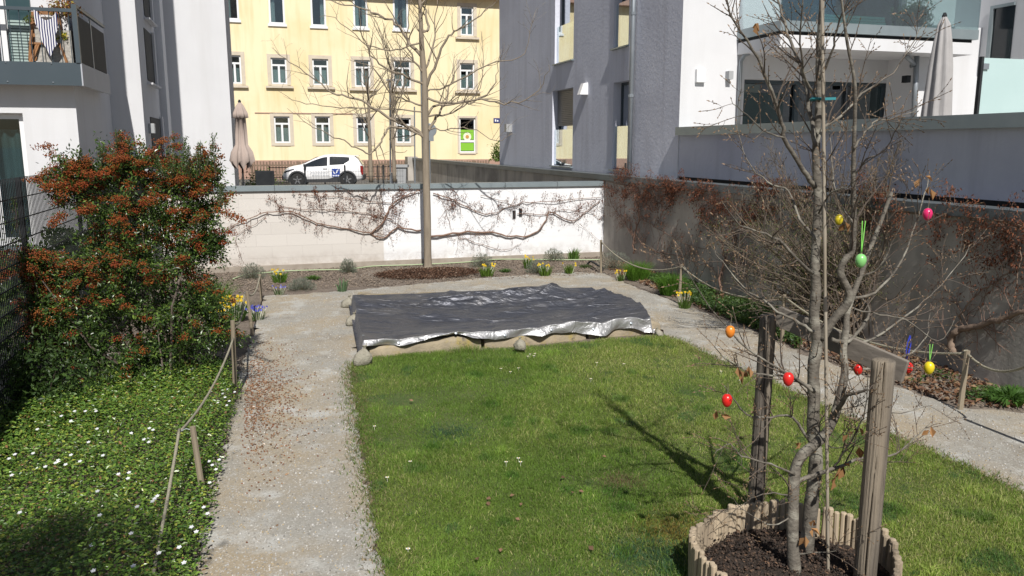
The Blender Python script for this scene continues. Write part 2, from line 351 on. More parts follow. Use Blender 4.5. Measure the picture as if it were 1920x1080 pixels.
# retaining wall on the right
rw = root('retaining_wall', 'long dark concrete retaining wall with metal coping on the right', 'wall', G(RW, 8, 0))
MB().box(RW, RW+.25, .5, FW, -.3, 1.80).box(RW, RW+.25, FW, 43.5, -.3, 1.80).build('wall', M['concrete'], rw)
MB().box(RW-.05, RW+.30, .5, 43.6, 1.80, 1.92).build('coping', M['cap_dark'], rw)
MB().box(RW-.3, RW+.25, 43.5, 44.4, .6, 1.98).build('end_pillar', M['concrete'], rw)
# ================================================================ yellow apartment house across the street
YV = 48.0
yh = root('yellow_house', 'long yellow apartment house with rows of white framed windows across the street', 'building', G(5, YV, .7))
def px2(x, y, V=YV): q = UV(onV(x, y, V)); return q[0], q[2]
wins = []   # (x0,x1,y0,y1,kind)
for x0, x1, y1 in ((388, 449, 38), (502, 535, 46), (581, 612, 50), (661, 690, 53), (736, 766, 56)): wins.append((max(x0, 418), x1, y1-62, y1, 'top'))
wins.append((863, 888, 12, 67, 'sash'))
for x0, x1, y0, y1 in ((426, 454, 103, 157), (507, 539, 108, 158), (585, 617, 110, 160), (664, 695, 112, 163), (738, 771, 113, 165), (862, 890, 118, 168)): wins.append((x0, x1, y0, y1, 'sill'))
for x0, x1, y0, y1 in ((437, 452, 219, 268), (513, 545, 218, 268), (590, 620, 218, 268), (668, 697, 219, 268), (742, 771, 221, 268)): wins.append((x0, x1, y0, y1, 'low'))
wins.append((861, 892, 221, 286, 'shop'))
holes = []
for x0, x1, y0, y1, k in wins:
    u0, z1 = px2(x0, y0); u1, z0 = px2(x1, y1); holes.append((u0, u1, z0, z1, k))
def wall_holes(mb, u0, u1, z0, z1, hs, va, vb):
    """wall slab between v=va..vb with rectangular openings, as clean boxes by z bands per column"""
    us = sorted({u0, u1} | {h[0] for h in hs} | {h[1] for h in hs})
    for a, b_ in zip(us[:-1], us[1:]):
        if b_-a < 1e-4: continue
        m_ = (a+b_)/2; cols = sorted([(h[2], h[3]) for h in hs if h[0] < m_ < h[1]]); z = z0
        for ha, hb in cols:
            if ha > z: mb.box(a, b_, va, vb, z, ha)
            z = max(z, hb)
        if z < z1: mb.box(a, b_, va, vb, z, z1)
b = MB(); wall_holes(b, -16, 24, 1.75, 15, holes, YV, YV+.3); b.build('wall', M['yellow'], yh)
MB().box(-16, 24, YV-.06, YV+.3, .6, 1.75).build('plinth', M['plinth'], yh)
MB().box(-16, 24, YV-.5, YV+.3, px2(900, -2)[1], px2(900, -8)[1]+.3).build('cornice', M['plinth'], yh)
MB().box(-15.9, 23.9, YV+1.2, YV+1.3, .8, 14.9).build('inner_wall', M['dark_room'], yh)
MB().box(-16, px2(446, 0)[0]-1, YV-.03, YV, px2(700, 214)[1], px2(700, 212)[1]).box(px2(466, 0)[0], px2(660, 0)[0], YV-.03, YV, px2(560, 213.5)[1], px2(560, 211.5)[1]).build('string_course', M['plinth'], yh)
MB().tube([G(px2(787, 9)[0], YV-.12, .8), G(px2(787, 9)[0], YV-.12, 14.8)], .07, 8).build('downpipe', M['zinc_pipe'], yh)
rr = RS(7)
for u0, u1, z0, z1, k in holes:
    e = .03
    s_ = MB()
    if k != 'top':
        t = .2 if k != 'shop' else .12
        s_.box(u0-t, u0, YV-e, YV+.05, z0-(.16 if k == 'low' else .05), z1+t).box(u1, u1+t, YV-e, YV+.05, z0-(.16 if k == 'low' else .05), z1+t).box(u0, u1, YV-e, YV+.05, z1, z1+t)
        if k in ('sill', 'sash'): s_.box(u0-t-.12, u1+t+.12, YV-.16, YV-.032, z0-.22, z0-.1)
        s_.box(u0, u1, YV-.05, YV+.05, z0-(.16 if k == 'low' else .1), z0)
    else:
        s_.box(u0-.08, u1+.08, YV-.08, YV+.02, z0-.12, z0)
    wd = s_.build('window', M['stone_trim'] if k != 'top' else M['white_frame'], yh)
    f = MB(); v0, v1 = YV+.06, YV+.12; t = .085 if k != 'top' else .1
    for a in ((u0, u0+t, z0, z1), (u1-t, u1, z0, z1), (u0+t, u1-t, z0, z0+t), (u0+t, u1-t, z1-t, z1)): f.box(a[0], a[1], v0 if k != 'top' else YV-.02, v1, a[2], a[3])
    if k in ('sash', 'sill', 'low'):
        zt = z0+(z1-z0)*.69; um = (u0+u1)/2
        f.box(u0+t, u1-t, v0, v1-.003, zt, zt+.1); f.box(um-.055, um+.055, v0, v1-.003, z0+t, zt)
    if k == 'shop': zt = z0+(z1-z0)*.33; f.box(u0+t, u1-t, v0, v1-.003, zt-.07, zt+.07)
    f.build('frame', M['white_frame'], wd)
    MB().box(u0+.02, u1-.02, v1+.01, v1+.02, z0+.02, z1-.02).build('pane', M['glass'], wd)
    cu = MB()
    if k in ('sill', 'low', 'sash'):
        zt = z0+(z1-z0)*rr.choice([.55, .62, .66])
        for a, bb in ((u0+.1, (u0+u1)/2-.03), ((u0+u1)/2+.03, u1-.1)):
            q = np.linspace(a, bb, 12); yv = v1+.08+.02*np.sin(q*60)
            cu.grid(np.stack([np.stack([G(x, y, z) for x, y in zip(q, yv)]) for z in (z0+.1, zt+.08*rr.rand())]))
    elif k == 'top':
        for a, bb in ((u0+.1, u0+.32), (u1-.3, u1-.1)):
            if rr.rand() < .6:
                q = np.linspace(a, bb, 8); yv = v1+.08+.03*np.sin(q*50)
                cu.grid(np.stack([np.stack([G(x, y, z) for x, y in zip(q, yv)]) for z in (z0+.1, z1)]))
    if cu.n: cu.build('curtain', M['curtain'], wd)
    if k == 'shop':
        zm = z0+(z1-z0)*.66
        MB().box(u0+.1, u1-.1, v1-.03, v1-.01, z0+.12, z0+(z1-z0)*.28, (.22, .5, .04)).box(u0+.1, u1-.1, v1-.03, v1-.01, z0+(z1-z0)*.38, zm, (.22, .5, .04)).build('green_poster', M['col'], wd)
        cx = (u0+u1)/2; zc = z0+(z1-z0)*.46
        p = MB(); p.lathe(G(cx, v1-.035, zc), [(.001, 0), (.24, .001), (.25, .01)], 20, -VV, (.75, .8, .6)); p.lathe(G(cx, v1-.05, zc), [(.001, 0), (.10, .001), (.11, .01)], 16, -VV, (.55, .28, .08)); p.build('round_emblem', M['col'], wd)
o = root('street_name_sign', 'small blue street name plate at the right edge of the yellow facade', 'sign', G(px2(936, 226)[0], YV-.05, px2(936, 226)[1]))
u, z = px2(936.5, 226)
MB().box(u-.38, u+.3, YV-.03, YV-.005, z-.14, z+.14, (.02, .03, .16)).build('plate', M['col'], o)
MB().box(u-.30, u-.22, YV-.04, YV-.032, z-.07, z+.07, (.8, .8, .8)).box(u-.17, u-.08, YV-.04, YV-.032, z-.07, z+.03, (.8, .8, .8)).build('lettering', M['col'], o)
# plants growing by the facade corner
def leafy(name, label, cat, c, rad, n, size, cols, seed, stems=8, mat='leaf', group=None, lump=.35, asp=.45, parts=True):
    """bush: stems plus leaf cloud made of many sprays inside an uneven ellipsoid"""
    r = RS(seed); c = A(c, float); o = root(name, label, cat, c, group); rad = A(rad, float)
    P, k = [], max(10, n//25)
    D = nrm(r.normal(size=(k, 3))); D[:, 2] = np.abs(D[:, 2])*.95 + .05*D[:, 2]
    fac = (1-lump) + lump*np.array([.5+.5*math.sin(d[0]*5+seed)*math.cos(d[1]*6+d[2]*4+seed) for d in D])*1.3
    ctr = c + A([0, 0, .02]) + D*rad*(fac*(r.rand(k)**.45))[:, None]
    idx = r.randint(0, k, n); sp = rad.mean()*.16
    P = ctr[idx] + r.normal(size=(n, 3))*sp
    P[:, 2] = np.maximum(P[:, 2], c[2]+.02)
    cols = A(cols); col = cols[r.randint(0, len(cols), n)]*(.65+.7*r.rand(n, 1))*(.75+.5*r.rand(k)[idx])[:, None]
    b = MB(); b.leaves(P, size*(.6+.8*r.rand(n)), r, col, asp); b.build('foliage', M[mat], o)
    s = MB()
    for i in range(stems):
        q = ctr[r.randint(k)]; p0 = c + A([*(r.normal(size=2)*rad[:2]*.12), 0]); s.tube([p0, (p0+q)/2 + r.normal(size=3)*.05*rad, q], [.012*rad[2]+.003, .006*rad[2]+.002, .002], 5)
    s.build('stems', M['twig'], o); return o
leafy('climbing_plant', 'green leafy climber at the right corner of the yellow facade', 'plant', atY(935, 300, 46.5), (.5, .4, 1.6), 500, .16, [(.10, .16, .03)], 3)

# picket fence along the pavement opposite
PV = 44.5
pf = root('picket_fence', 'brown wooden picket fence on the pavement before the yellow house', 'fence', G(3, PV, .7))
u0, u1 = px2(470, 320, PV)[0], 12
b = MB(); r = RS(4); x = u0
while x < u1:
    h = 1.72+.05*r.rand(); b.box(x, x+.09, PV-.03, PV, .75, h); x += .155
b.build('pickets', M['picket'], pf)
MB().box(u0, u1, PV+.003, PV+.06, 1.0, 1.09).box(u0, u1, PV+.003, PV+.06, 1.5, 1.59).build('rails', M['picket'], pf)
for x in np.arange(u0, u1, 2.4): MB().box(x, x+.12, PV+.062, PV+.17, .7, 1.75).build('fence_post', M['picket'], pf)
# wire mesh fence between terrace and street
MV = 31.5
mf = root('mesh_fence', 'thin dark wire mesh fence in front of the parked white car', 'fence', G(0, MV, .7))
a0, a1 = px2(452, 330, MV)[0], px2(757, 330, MV)[0]
b = MB()
for x in np.arange(a0, a1, .10): b.box(x, x+.006, MV, MV+.006, .7, 1.75)
for z in np.arange(.8, 1.8, .2): b.box(a0, a1, MV+.007, MV+.014, z, z+.008)
b.build('wire_panel', M['dark_steel'], mf)
for x in (647, 719, 572): u = px2(x, 330, MV)[0]; MB().box(u-.03, u+.03, MV-.03, MV+.05, .7, 1.85).build('post', M['dark_steel'], mf)
# second dark rail fence behind the car
kf = root('rail_fence', 'dark tubular rail fence between pavement and pickets', 'fence', G(2, 41, .7))
b = MB(); k0, k1 = px2(505, 320, 41)[0], px2(757, 320, 41)[0]
for z in (1.05, 1.52): b.tube([G(k0, 41, z), G(k1, 41, z)], .022, 6)
b.build('rails', M['dark_steel'], kf)
for u in np.linspace(k0, k1, 6): MB().tube([G(u, 41, .7), G(u, 41, 1.6)], .03, 6).build('post', M['dark_steel'], kf)
# poles and signs
def pole(name, label, cat, x, y0, y1, Y, rad, mat='zinc_pipe'):
    p0, p1 = atY(x, y1, Y), atY(x-1, y0, Y); p0[2] = .7; o = root(name, label, cat, p0); MB().tube([p0, p1], rad, 8).build('pole', M[mat], o); return o, p1
o, p = pole('sign_post', 'grey metal post of a traffic sign seen from behind, just right of the big trunk', 'sign', 806, 238, 340, 36, .035)
MB().lathe(atY(806, 244, 35.97), [(.001, 0), (.28, 0), (.30, .012), (.30, .02)], 20, EY).build('round_sign', M['zinc_pipe'], o)
MB().obox(atY(806, 260, 35.95), EX*.17, EY*.01, EZ*.11).build('small_plate', M['zinc_pipe'], o)
pole('lamp_post', 'tall thin grey lamp post left of the big trunk', 'street lamp', 778, 200, 340, 36, .03)
o, p = pole('street_lamp', 'slim street lamp on the pavement behind the garden tree', 'street lamp', 732, 150, 340, 38, .04)
MB().obox(p + EX*.2, EX*.35, EY*.1, EZ*.04).build('lamp_head', M['lamp_grey'], o)
# white junction box and grey bin
o = root('junction_box', 'small white utility box beside the concrete wall end', 'utility box', atY(740, 340, 38) * A([1, 1, 0]) + A([0, 0, .7]))
c = atY(740, 342, 38); MB().obox((c[0], c[1], 1.0), UU*.18, VV*.12, EZ*.30).build('cabinet', M['lamp_white'], o, bevel=.01); MB().obox((c[0], c[1], 1.315), UU*.2, VV*.14, EZ*.015).build('lid', M['lamp_white'], o)
o = root('planter_box', 'grey trough planter at the end of the concrete wall', 'planter', atY(754, 340, 37) * A([1, 1, 0]) + A([0, 0, .7]))
c = atY(753, 342, 37); MB().add([(c[0]+a*w_, c[1]+d_*w_, z) for z, w_ in ((.7, .8), (1.6, 1)) for a, d_ in ((-.2, -.2), (.25, -.2), (.25, .2), (-.2, .2))], {4: [[0, 1, 5, 4], [1, 2, 6, 5], [2, 3, 7, 6], [3, 0, 4, 7], [3, 2, 1, 0], [4, 5, 6, 7]]}).build('body', M['lamp_grey'], o)
MB().obox((c[0]+.02, c[1], 1.66), EX*.3, EY*.26, EZ*.06).build('rim', M['lamp_grey'], o)

# ================================================================ parked car
def car():
    base = atY(609, 345, 38.2); base[2] = .7
    o = root('parked_car', 'small white hatchback with black wheel arches parked on the street', 'car', base)
    fw = -UU*.985 + VV*.17; fw = nrm(fw); rt = A([fw[1], -fw[0], 0])        # nose to the left, rt away? towards camera is -rt
    sd = -rt if (-rt)[1] < 0 else rt                                         # side facing the garden
    P = lambda x, y, z: base + fw*(x-1.85) + sd*y + EZ*z                       # x 0 rear .. 3.7 nose
    # stations: x, z bottom, z belt, z top, half width low, half width belt, half width roof
    S = [(0.00, .45, .78, .90, .66, .64, .60), (.06, .30, .85, 1.00, .76, .74, .62), (.22, .26, .92, 1.26, .82, .79, .58), (.42, .25, .96, 1.40, .85, .81, .56),
         (.8, .25, .97, 1.45, .86, .82, .56), (1.4, .25, .94, 1.475, .86, .82, .57), (1.8, .25, .91, 1.44, .86, .82, .57), (2.2, .25, .90, 1.30, .86, .82, .56),
         (2.62, .25, .90, 1.10, .86, .82, .60), (2.88, .25, .90, .99, .86, .80, .68), (3.2, .25, .87, .94, .85, .78, .68), (3.45, .26, .79, .87, .80, .72, .62), (3.62, .28, .64, .76, .70, .64, .54), (3.70, .38, .52, .60, .56, .54, .48)]
    rows = []
    for x, z0, zb, zt, wl, wb, wr in S:
        h = [(0, z0), (wl*.9, z0), (wl, z0+.12), (wl+.012, (z0+zb)/2), (wb, zb), (wr+.02, zt-.05), (wr*.86, zt), (0, zt+.015)]
        ring = [P(x, y, z) for y, z in h] + [P(x, -y, z) for y, z in h[::-1][1:-1]]
        rows.append(ring + [ring[0]])
    b = MB(); V = A(rows); b.grid(V, (.78, .78, .79))
    b.add(V[0][:-1], {14: [list(range(14))[::-1]]}, (.78, .78, .79)); b.add(V[-1][:-1], {14: [list(range(14))]}, (.78, .78, .79))
    paint = pm('white_car_paint', (1, 1, 1), None, 3, .22, usecol=True, spec=.6)
    b.build('body', paint, o, smooth=True)
    def seg(x, zf, off=.012):       # point on the flank between belt and roof edge, zf 0..1
        xs = [s[0] for s in S]; g = lambda i: np.interp(x, xs, [s[i] for s in S])
        zb, zt, wb, wr = g(2), g(3)-.05, g(5), g(6)+.02; return zb+(zt-zb)*zf, wb+(wr-wb)*zf+off
    dark = (.02, .024, .028)
    def flank(name, xs, lo, hi, mat, s=1, off=.012, parent=o):
        q = MB(); rows = [[P(x, s*seg(x, t, off)[1], seg(x, t, off)[0]) for t in np.linspace(lo(x), hi(x), 4)] for x in xs]; q.grid(A(rows), dark); return q.build(name, mat, parent)
    wg = pm('car_glass', (1, 1, 1), None, 3, .08, usecol=True, spec=.8)
    for s in (1, -1):
        flank('front_side_window', np.linspace(1.62, 2.60, 9), lambda x: .08, lambda x: .9 if x < 2.2 else .9-.0*(x-2.2), wg, s)
        flank('rear_side_window', np.linspace(.62, 1.52, 8), lambda x: .12 + max(0, (.85-x))*2.0, lambda x: .9, wg, s)
    # windscreen and rear window
    q = MB(); q.grid(A([[P(x, y*w_, z) for y in np.linspace(-1, 1, 7)] for x, z, w_ in ((2.12, 1.365, .48), (2.45, 1.205, .52), (2.78, 1.055, .6))]), dark); q.build('windscreen', wg, o)
    q = MB(); q.grid(A([[P(x-.03, y*w_, z) for y in np.linspace(-1, 1, 7)] for x, z, w_ in ((.30, 1.33, .5), (.14, 1.14, .55), (.05, 1.0, .58))]), dark); q.build('rear_window', wg, o)
    blk = pm('black_plastic', (.025, .027, .03), (.035, .037, .04), 4, .6); tyre = pm('tyre', (.02, .02, .02), None, 3, .85); alloy = pm('alloy', (.45, .46, .48), None, 3, .3, metal=.8)
    for wx, nm in ((.72, 'rear'), (2.98, 'front')):
        for s in (1, -1):
            q = MB(); t = np.linspace(-.25, math.pi+.25, 22)
            q.grid(A([[P(wx+rr_*math.cos(a), s*yy, .31+rr_*math.sin(a)) for rr_, yy in ((.33, .84), (.345, .925), (.40, .93), (.43, .87))] for a in t])); q.build('wheel_arch', blk, o, smooth=True)
            q = MB(); q.lathe(P(wx, s*.86, .33), [(.01, 0), (.36, 0), (.36, .014), (.01, .016)], 24, sd*s); q.build('arch_liner', blk, o)
            q = MB(); q.lathe(P(wx, s*.70, .31), [(.18, 0), (.29, .0), (.31, .03), (.31, .19), (.29, .215), (.20, .22)], 24, sd*s); wh = q.build('wheel', tyre, o, smooth=False)
            q = MB(); q.lathe(P(wx, s*.765, .31), [(.02, .10), (.2, .10), (.21, .158), (.195, .158), (.19, .13), (.02, .12)], 20, sd*s, (.02, .02, .02)); q.build('rim', pm('rim_black', (.03, .03, .03), None, 3, .4), wh)
            q = MB()
            for i in range(5):
                a = i*math.tau/5+.3; d = fw*math.cos(a)+EZ*math.sin(a); p0 = P(wx, s*.925, .31)
                q.bar(p0+d*.03, p0+d*.19, .055, .02, sd)
            q.build('spokes', alloy, wh)
    for s in (1, -1):
        q = MB(); q.grid(A([[P(x, s*(.875 if 1.1 < x < 2.6 else .872), z) for z in (zl, zh)] for x, zl, zh in ((1.14, .22, .60), (1.3, .21, .44), (1.6, .21, .36), (2.55, .21, .34), (2.6, .21, .36))])); q.build('sill_cladding', blk, o)
        q = MB(); q.obox(P(2.62, s*.95, .98), fw*.06, sd*.09, EZ*.06); q.build('mirror', blk, o, bevel=.02)
        q = MB(); q.grid(A([[P(x, s*(yy+.012), z) for x, yy, z in ((3.12, .80, .83), (3.35, .765, .78), (3.58, .70, .70))], [P(x, s*(yy+.012), z) for x, yy, z in ((3.15, .805, .77), (3.4, .77, .69), (3.62, .69, .62))]]), (.03, .03, .035)); q.build('headlight', wg, o)
        q = MB(); q.obox(P(1.72, s*.875, .84), fw*.09, sd*.012, EZ*.012, (.6, .6, .6)); q.build('door_handle', paint, o)
        q = MB()
        for x in (1.57, 2.66): q.obox(P(x, s*.868, .62), fw*.006, sd*.006, EZ*.26, (.2, .2, .2))
        q.build('door_gap', paint, o)
    q = MB(); q.obox(P(3.66, 0, .42), fw*.07, sd*.55, EZ*.12); q.build('grille', blk, o, bevel=.03)
    q = MB(); q.obox(P(.0, 0, .42), fw*.06, sd*.7, EZ*.12); q.build('rear_bumper', blk, o, bevel=.03)
    q = MB(); q.obox(P(.06, .70, .75), fw*.06, sd*.08, EZ*.20, (.25, .01, .01)); q.build('tail_light', paint, o)
    q = MB(); q.obox(P(.34, 0, 1.405), fw*.14, sd*.5, EZ*.015, (.78, .78, .79)); q.build('spoiler', paint, o)
    # blue square sticker with a white swallow-like mark, and faint lines of lettering on the door
    def dp(x, z): return P(x, .883, z)
    q = MB(); q.grid(A([[dp(1.42, .45), dp(1.42, .82)], [dp(1.05, .45), dp(1.05, .82)]]), (.015, .05, .28)); q.build('blue_emblem', M['col'], o)
    q = MB(); W_ = (.8, .82, .85)
    for pts in ([(1.39, .78), (1.30, .66), (1.25, .58), (1.33, .60)], [(1.24, .60), (1.16, .66), (1.10, .80), (1.20, .74)]): q.add([P(x, .888, z) for x, z in pts], {4: [[0, 1, 2, 3]]}, W_)
    for i in range(4): q.add([P(x, .888, z) for x, z in ((1.38-i*.08, .48), (1.33-i*.08, .48), (1.33-i*.08, .54), (1.38-i*.08, .54))], {4: [[0, 1, 2, 3]]}, W_)
    q.build('emblem_mark', M['col'], o)
    q = MB(); r = RS(2)
    for z, xa, xb, h in ((.66, 1.60, 2.35, .018), (.60, 1.65, 2.5, .022), (.52, 1.6, 2.35, .04)):
        x = xa
        while x < xb: w_ = .03+.05*r.rand(); q.obox(P(x, .885, z), fw*w_/2, sd*.002, EZ*h/2, (.45, .47, .5)); x += w_+.025
    q.build('door_lettering', M['col'], o)
car()

# ================================================================ left apartment block
lb = root('white_apartment_block', 'stepped white rendered apartment block with a balcony on the left', 'building', G(-6, 16, 0))
VA, VB, VD = 14.6, 17.75, 21.5
UA, UB, UD = UV(onV(146, 240, VA))[0], UV(onV(276, 300, VB))[0], UV(onV(441, 345, VD))[0]     # corner lines of the three steps
MB().box(-16, UA, VA, 30, 0, 9).build('front_wing', M['render'], lb) if False else None
# window opening in the front wing
u_w1, z_w1 = UV(onV(42, 212, VA))[0], UV(onV(42, 212, VA))[2]
u_w0 = UV(onV(-150, 212, VA))[0]
b = MB(); wall_holes(b, -14, UA, -.1, 10, [(u_w0, u_w1, 1.0, z_w1)], VA, VA+.35)
# upper door and window behind the balcony
b2 = UV(onV(14, -20, VA)); 
b.box(UA-.35, UA, VA+.35, VB+.3, -.1, 10)
b.build('front_wing', M['render'], lb)
MB().box(UA, UB, VB, VD+2, -.1, 21).box(UB, UD, VD, VD+3, -.1, 21).build('rear_wings', M['render'], lb)
MB().box(-13.5, UA-.4, VA+1.5, VA+1.6, .5, 6).build('inner_wall', M['dark_room'], lb)
# ground floor window: white frame, curtains, glass
wd = MB().box(u_w0, u_w1+.0, VA-.05, VA+.1, .93, 1.0).build('window', M['cap'], lb)
f = MB(); t = .09
for a in ((u_w1-t, u_w1, 1.0, z_w1), (u_w0, u_w1-t, z_w1-t, z_w1), (u_w0, u_w1-t, 1.0, 1.12)): f.box(a[0], a[1], VA+.12, VA+.2, a[2], a[3])
f.box(UV(onV(-18, 300, VA))[0], UV(onV(-10, 300, VA))[0], VA+.12, VA+.2, 1.12, z_w1-t)
f.build('frame', M['white_frame'], wd)
MB().box(u_w0, u_w1-.03, VA+.165, VA+.172, 1.0, z_w1-.02).build('pane', glassmat('curtain_glass', (.50, .60, .61), .04), wd)
q = np.linspace(u_w0, u_w1-.1, 120); r = RS(3)
MB().grid(np.stack([np.stack([G(x, VA+.33+.035*math.sin(x*38+.7*math.sin(x*9)), z) for x in q]) for z in (1.05, z_w1-.25)])).build('curtain', M['curtain'], wd, smooth=True)
# balcony
ZT, ZB = UV(onV(100, 117, VA-.3))[2], UV(onV(100, 160, VA-.3))[2]
VF = VA-.30; UC = UV(onV(151, 120, VF))[0]
bl = MB().box(-12, UC, VF, VA, ZB+.03, ZT-.25).box(UA+.005, UC-.02, VA-.003, VF+2.3, ZB+.03, ZT-.25).build('balcony', M['render'], lb)
MB().box(-12, UC, VF-.02, VF, ZB, ZT).build('fascia', M['slate_metal'], bl)
MB().box(UC, UC+.02, VF-.02, VF+2.3, ZB, ZT).build('side_fascia', pm('pale_fascia', (.40, .42, .46), (.36, .38, .42), 2, .6), bl)
q = MB()
for x in np.arange(-11.8, UC, .62):
    for z in (ZB+.04, ZT-.02): q.blobs([G(x, VF-.022, z)], .016, (1, 1, 1))
q.build('fixing_screws', M['zinc_pipe'], bl)
ZR = UV(onV(140, 17, VF))[2]
q = MB(); q.box(-12, UC, VF-.03, VF+.015, ZR-.05, ZR); q.box(UC-.055, UC+.015, VF-.035, VF+.03, ZT, ZR+.07)
q.box(UC-.03, UC+.015, VF+.03, VF+2.3, ZR+.02, ZR+.07)
q.build('railing', M['slate_metal'], bl)
q = MB()
for x in np.arange(-11.6, UC-.1, .135): q.tube([G(x, VF, ZT), G(x, VF, ZR-.04)], .007, 5)
q.build('railing_bars', M['slate_metal'], bl)
q = MB(); q.box(UC-.02, UC-.005, VF+.08, VF+1.05, ZT+.02, ZR-.08).box(UC-.02, UC-.005, VF+1.12, VF+2.25, ZT+.02, ZR-.08); q.build('side_screen', M['dark_steel'], bl)
MB().box(UC-.03, UC, VF+1.065, VF+1.105, ZT, ZR).build('screen_post', M['zinc_pipe'], bl)
# upper balcony door: dark glass, white frame, blinds, grey privacy block
fr = MB(); 
x0, x1 = UV(onV(14, 60, VA))[0], UV(onV(62, 60, VA))[0]
fr.box(UV(onV(2, 60, VA))[0], x0, VA-.06, VA-.003, ZT-.24, 7.5); dr = fr.build('balcony_door', M['white_frame'], lb)
MB().box(x0+.02, x1, VA-.03, VA-.004, ZT-.24, 7.5).build('pane', pm('dark_pane', (.05, .09, .09), (.03, .06, .07), 2, .12), dr)
q = MB()
for z in np.arange(ZT-.2, ZT+.62, .045): q.box(x0+.04, x1-.02, VA-.045, VA-.032, z, z+.03)
q.build('blind', pm('blind', (.33, .42, .40), None, 3, .7), dr)
q = MB(); q.box(UV(onV(-60, 60, VA))[0], UV(onV(-4, 60, VA))[0], VA-.03, VA-.004, ZT-.24, 7.5); q.build('neighbour_pane', pm('dark_pane2', (.04, .08, .08), None, 2, .12), dr)
# downpipe on the step
du = UV(onV(196, 160, VB-.1))
MB().tube([onV(176, -30, VB-.15), onV(190, 100, VB-.15), onV(209, 330, VB-.15), onV(214, 420, VB-.15)], .055, 10).build('downpipe', M['zinc_pipe'], lb, smooth=True)
MB().tube([onV(165, 165, VB-.3), onV(178, 178, VB-.2), onV(192, 184, VB-.16)], .035, 8).build('drain_spout', M['zinc_pipe'], lb, smooth=True)
# side-face slit windows and the small lamp on the long shaded flank of the rear wing
def side_win(y0, y1, x0, x1, nm='slit_window'):
    p0, p1 = UV(onU(x0, (y0+y1)/2, UB)), UV(onU(x1, (y0+y1)/2, UB)); v0, v1 = p0[1], p1[1]
    zt, zb = UV(onU((x0+x1)/2, y0, UB))[2], UV(onU((x0+x1)/2, y1, UB))[2]
    w_ = MB().box(UB+.002, UB+.012, v0, v1, zb, zt).build(nm, M['dark_steel'], lb)
    MB().box(UB+.013, UB+.06, v1, v1+.18, zb-.05, zt+.05).box(UB+.013, UB+.12, v0-.1, v1+.15, zb-.09, zb-.052).build('frame', M['render'], w_)
side_win(62, 152, 273, 286); side_win(-80, 30, 266, 277)
side_win(222, 300, 284, 302, 'door')
MB().box(UB, UB+.14, UV(onU(301, 200, UB))[1], UV(onU(305, 200, UB))[1]+.2, -.1, 12).build('pilaster', M['render'], lb)
p = onU(285, 241, UB+.06); MB().obox(p, UU*.06, VV*.08, EZ*.10).build('wall_lamp', M['lamp_grey'], lb, bevel=.01)

# balcony things
def P2(x, y, v): return onV(x, y, v)
vc = VF+.20
ch = root('wooden_chair', 'brown wooden folding chair standing on the left balcony', 'chair', P2(85, 118, vc))
q = MB(); q.bar(P2(56, 114, vc), P2(62, 22, vc+.05), .03, .04).bar(P2(124, 116, vc), P2(108, 22, vc+.05), .03, .04); q.build('back_frame', pm('teak', (.30, .14, .05), (.2, .09, .035), 12, .6), ch)
tk = bpy.data.materials['teak']
for z in (24, 44, 66): MB().bar(P2(62, z, vc+.02), P2(110, z+1, vc+.02), .02, .05).build('back_slat', tk, ch)
MB().bar(P2(57, 82, vc-.02), P2(118, 84, vc-.02), .2, .03, EZ).build('seat', tk, ch)
for xa, xb in ((70, 56), (74, 60), (112, 126)): MB().bar(P2(xa, 82, vc-.1), P2(xb, 118, vc-.15), .03, .03).build('leg', tk, ch)
MB().bar(P2(54, 110, vc), P2(125, 112, vc), .03, .06).build('stretcher', tk, ch)
# striped swimsuit drying over the rail
vs_ = VF-.06
ol = [(63, 18), (70, 22), (76, 33), (86, 38), (96, 35), (101, 30), (104, 22), (106, 24), (108, 45), (107, 58), (103, 66), (104, 76), (108, 82), (100, 92), (96, 104), (94, 106), (88, 92), (80, 80), (76, 72), (75, 62), (72, 54), (66, 44), (64, 32)]
m, nt, B, N, L = nodes('striped_cloth'); tc = N('TexCoord'); wv = N('TexWave', bands_direction='X'); mp = N('Mapping'); mp.inputs['Rotation'].default_value = (0, 0, -TH); L(tc.outputs['Object'], mp.inputs[0]); L(mp.outputs[0], wv.inputs[0]); wv.inputs['Scale'].default_value = 9; wv.inputs['Distortion'].default_value = 2.0; wv.inputs['Detail Scale'].default_value = .6
L(mixc(N, L, ramp(N, L, wv.outputs['Fac'], .45, .55), (.03, .035, .12), (.72, .72, .74)), B.inputs[0]); B.inputs['Roughness'].default_value = .9
q = MB(); q.prism([P2(x, y, vs_) for x, y in ol], VV*.015); o = q.build('swimsuit', m, None)
o['label'] = 'navy and white striped swimsuit hung to dry on the balcony rail'; o['category'] = 'swimsuit'
leafy('hanging_plant', 'brown dried hanging plant in the corner of the left balcony', 'plant', P2(118, 30, VF+.28), (.42, .25, .30), 700, .05, [(.28, .12, .03), (.20, .09, .03), (.25, .2, .04)], 5, mat='dry')
leafy('potted_pansies', 'yellow flowering pot plant on the left balcony ledge', 'plant', P2(118, 76, VF+.15), (.12, .1, .1), 150, .035, [(.6, .5, .05), (.12, .18, .03)], 6, mat='petal')
leafy('potted_herb', 'small green pot plant behind the balcony chair', 'plant', P2(56, 44, VF+.24), (.1, .1, .14), 120, .035, [(.15, .2, .04)], 8)
o = MB().box(UC-.62, UC-.12, VF+.12, VF+.27, ZT-.25, ZT+.5).build('balcony_trough', pm('pebble_trough', (.5, .48, .44), (.25, .24, .22), 30, .9)); o['label'] = 'pale pebbled trough behind the balcony bars'; o['category'] = 'trough'

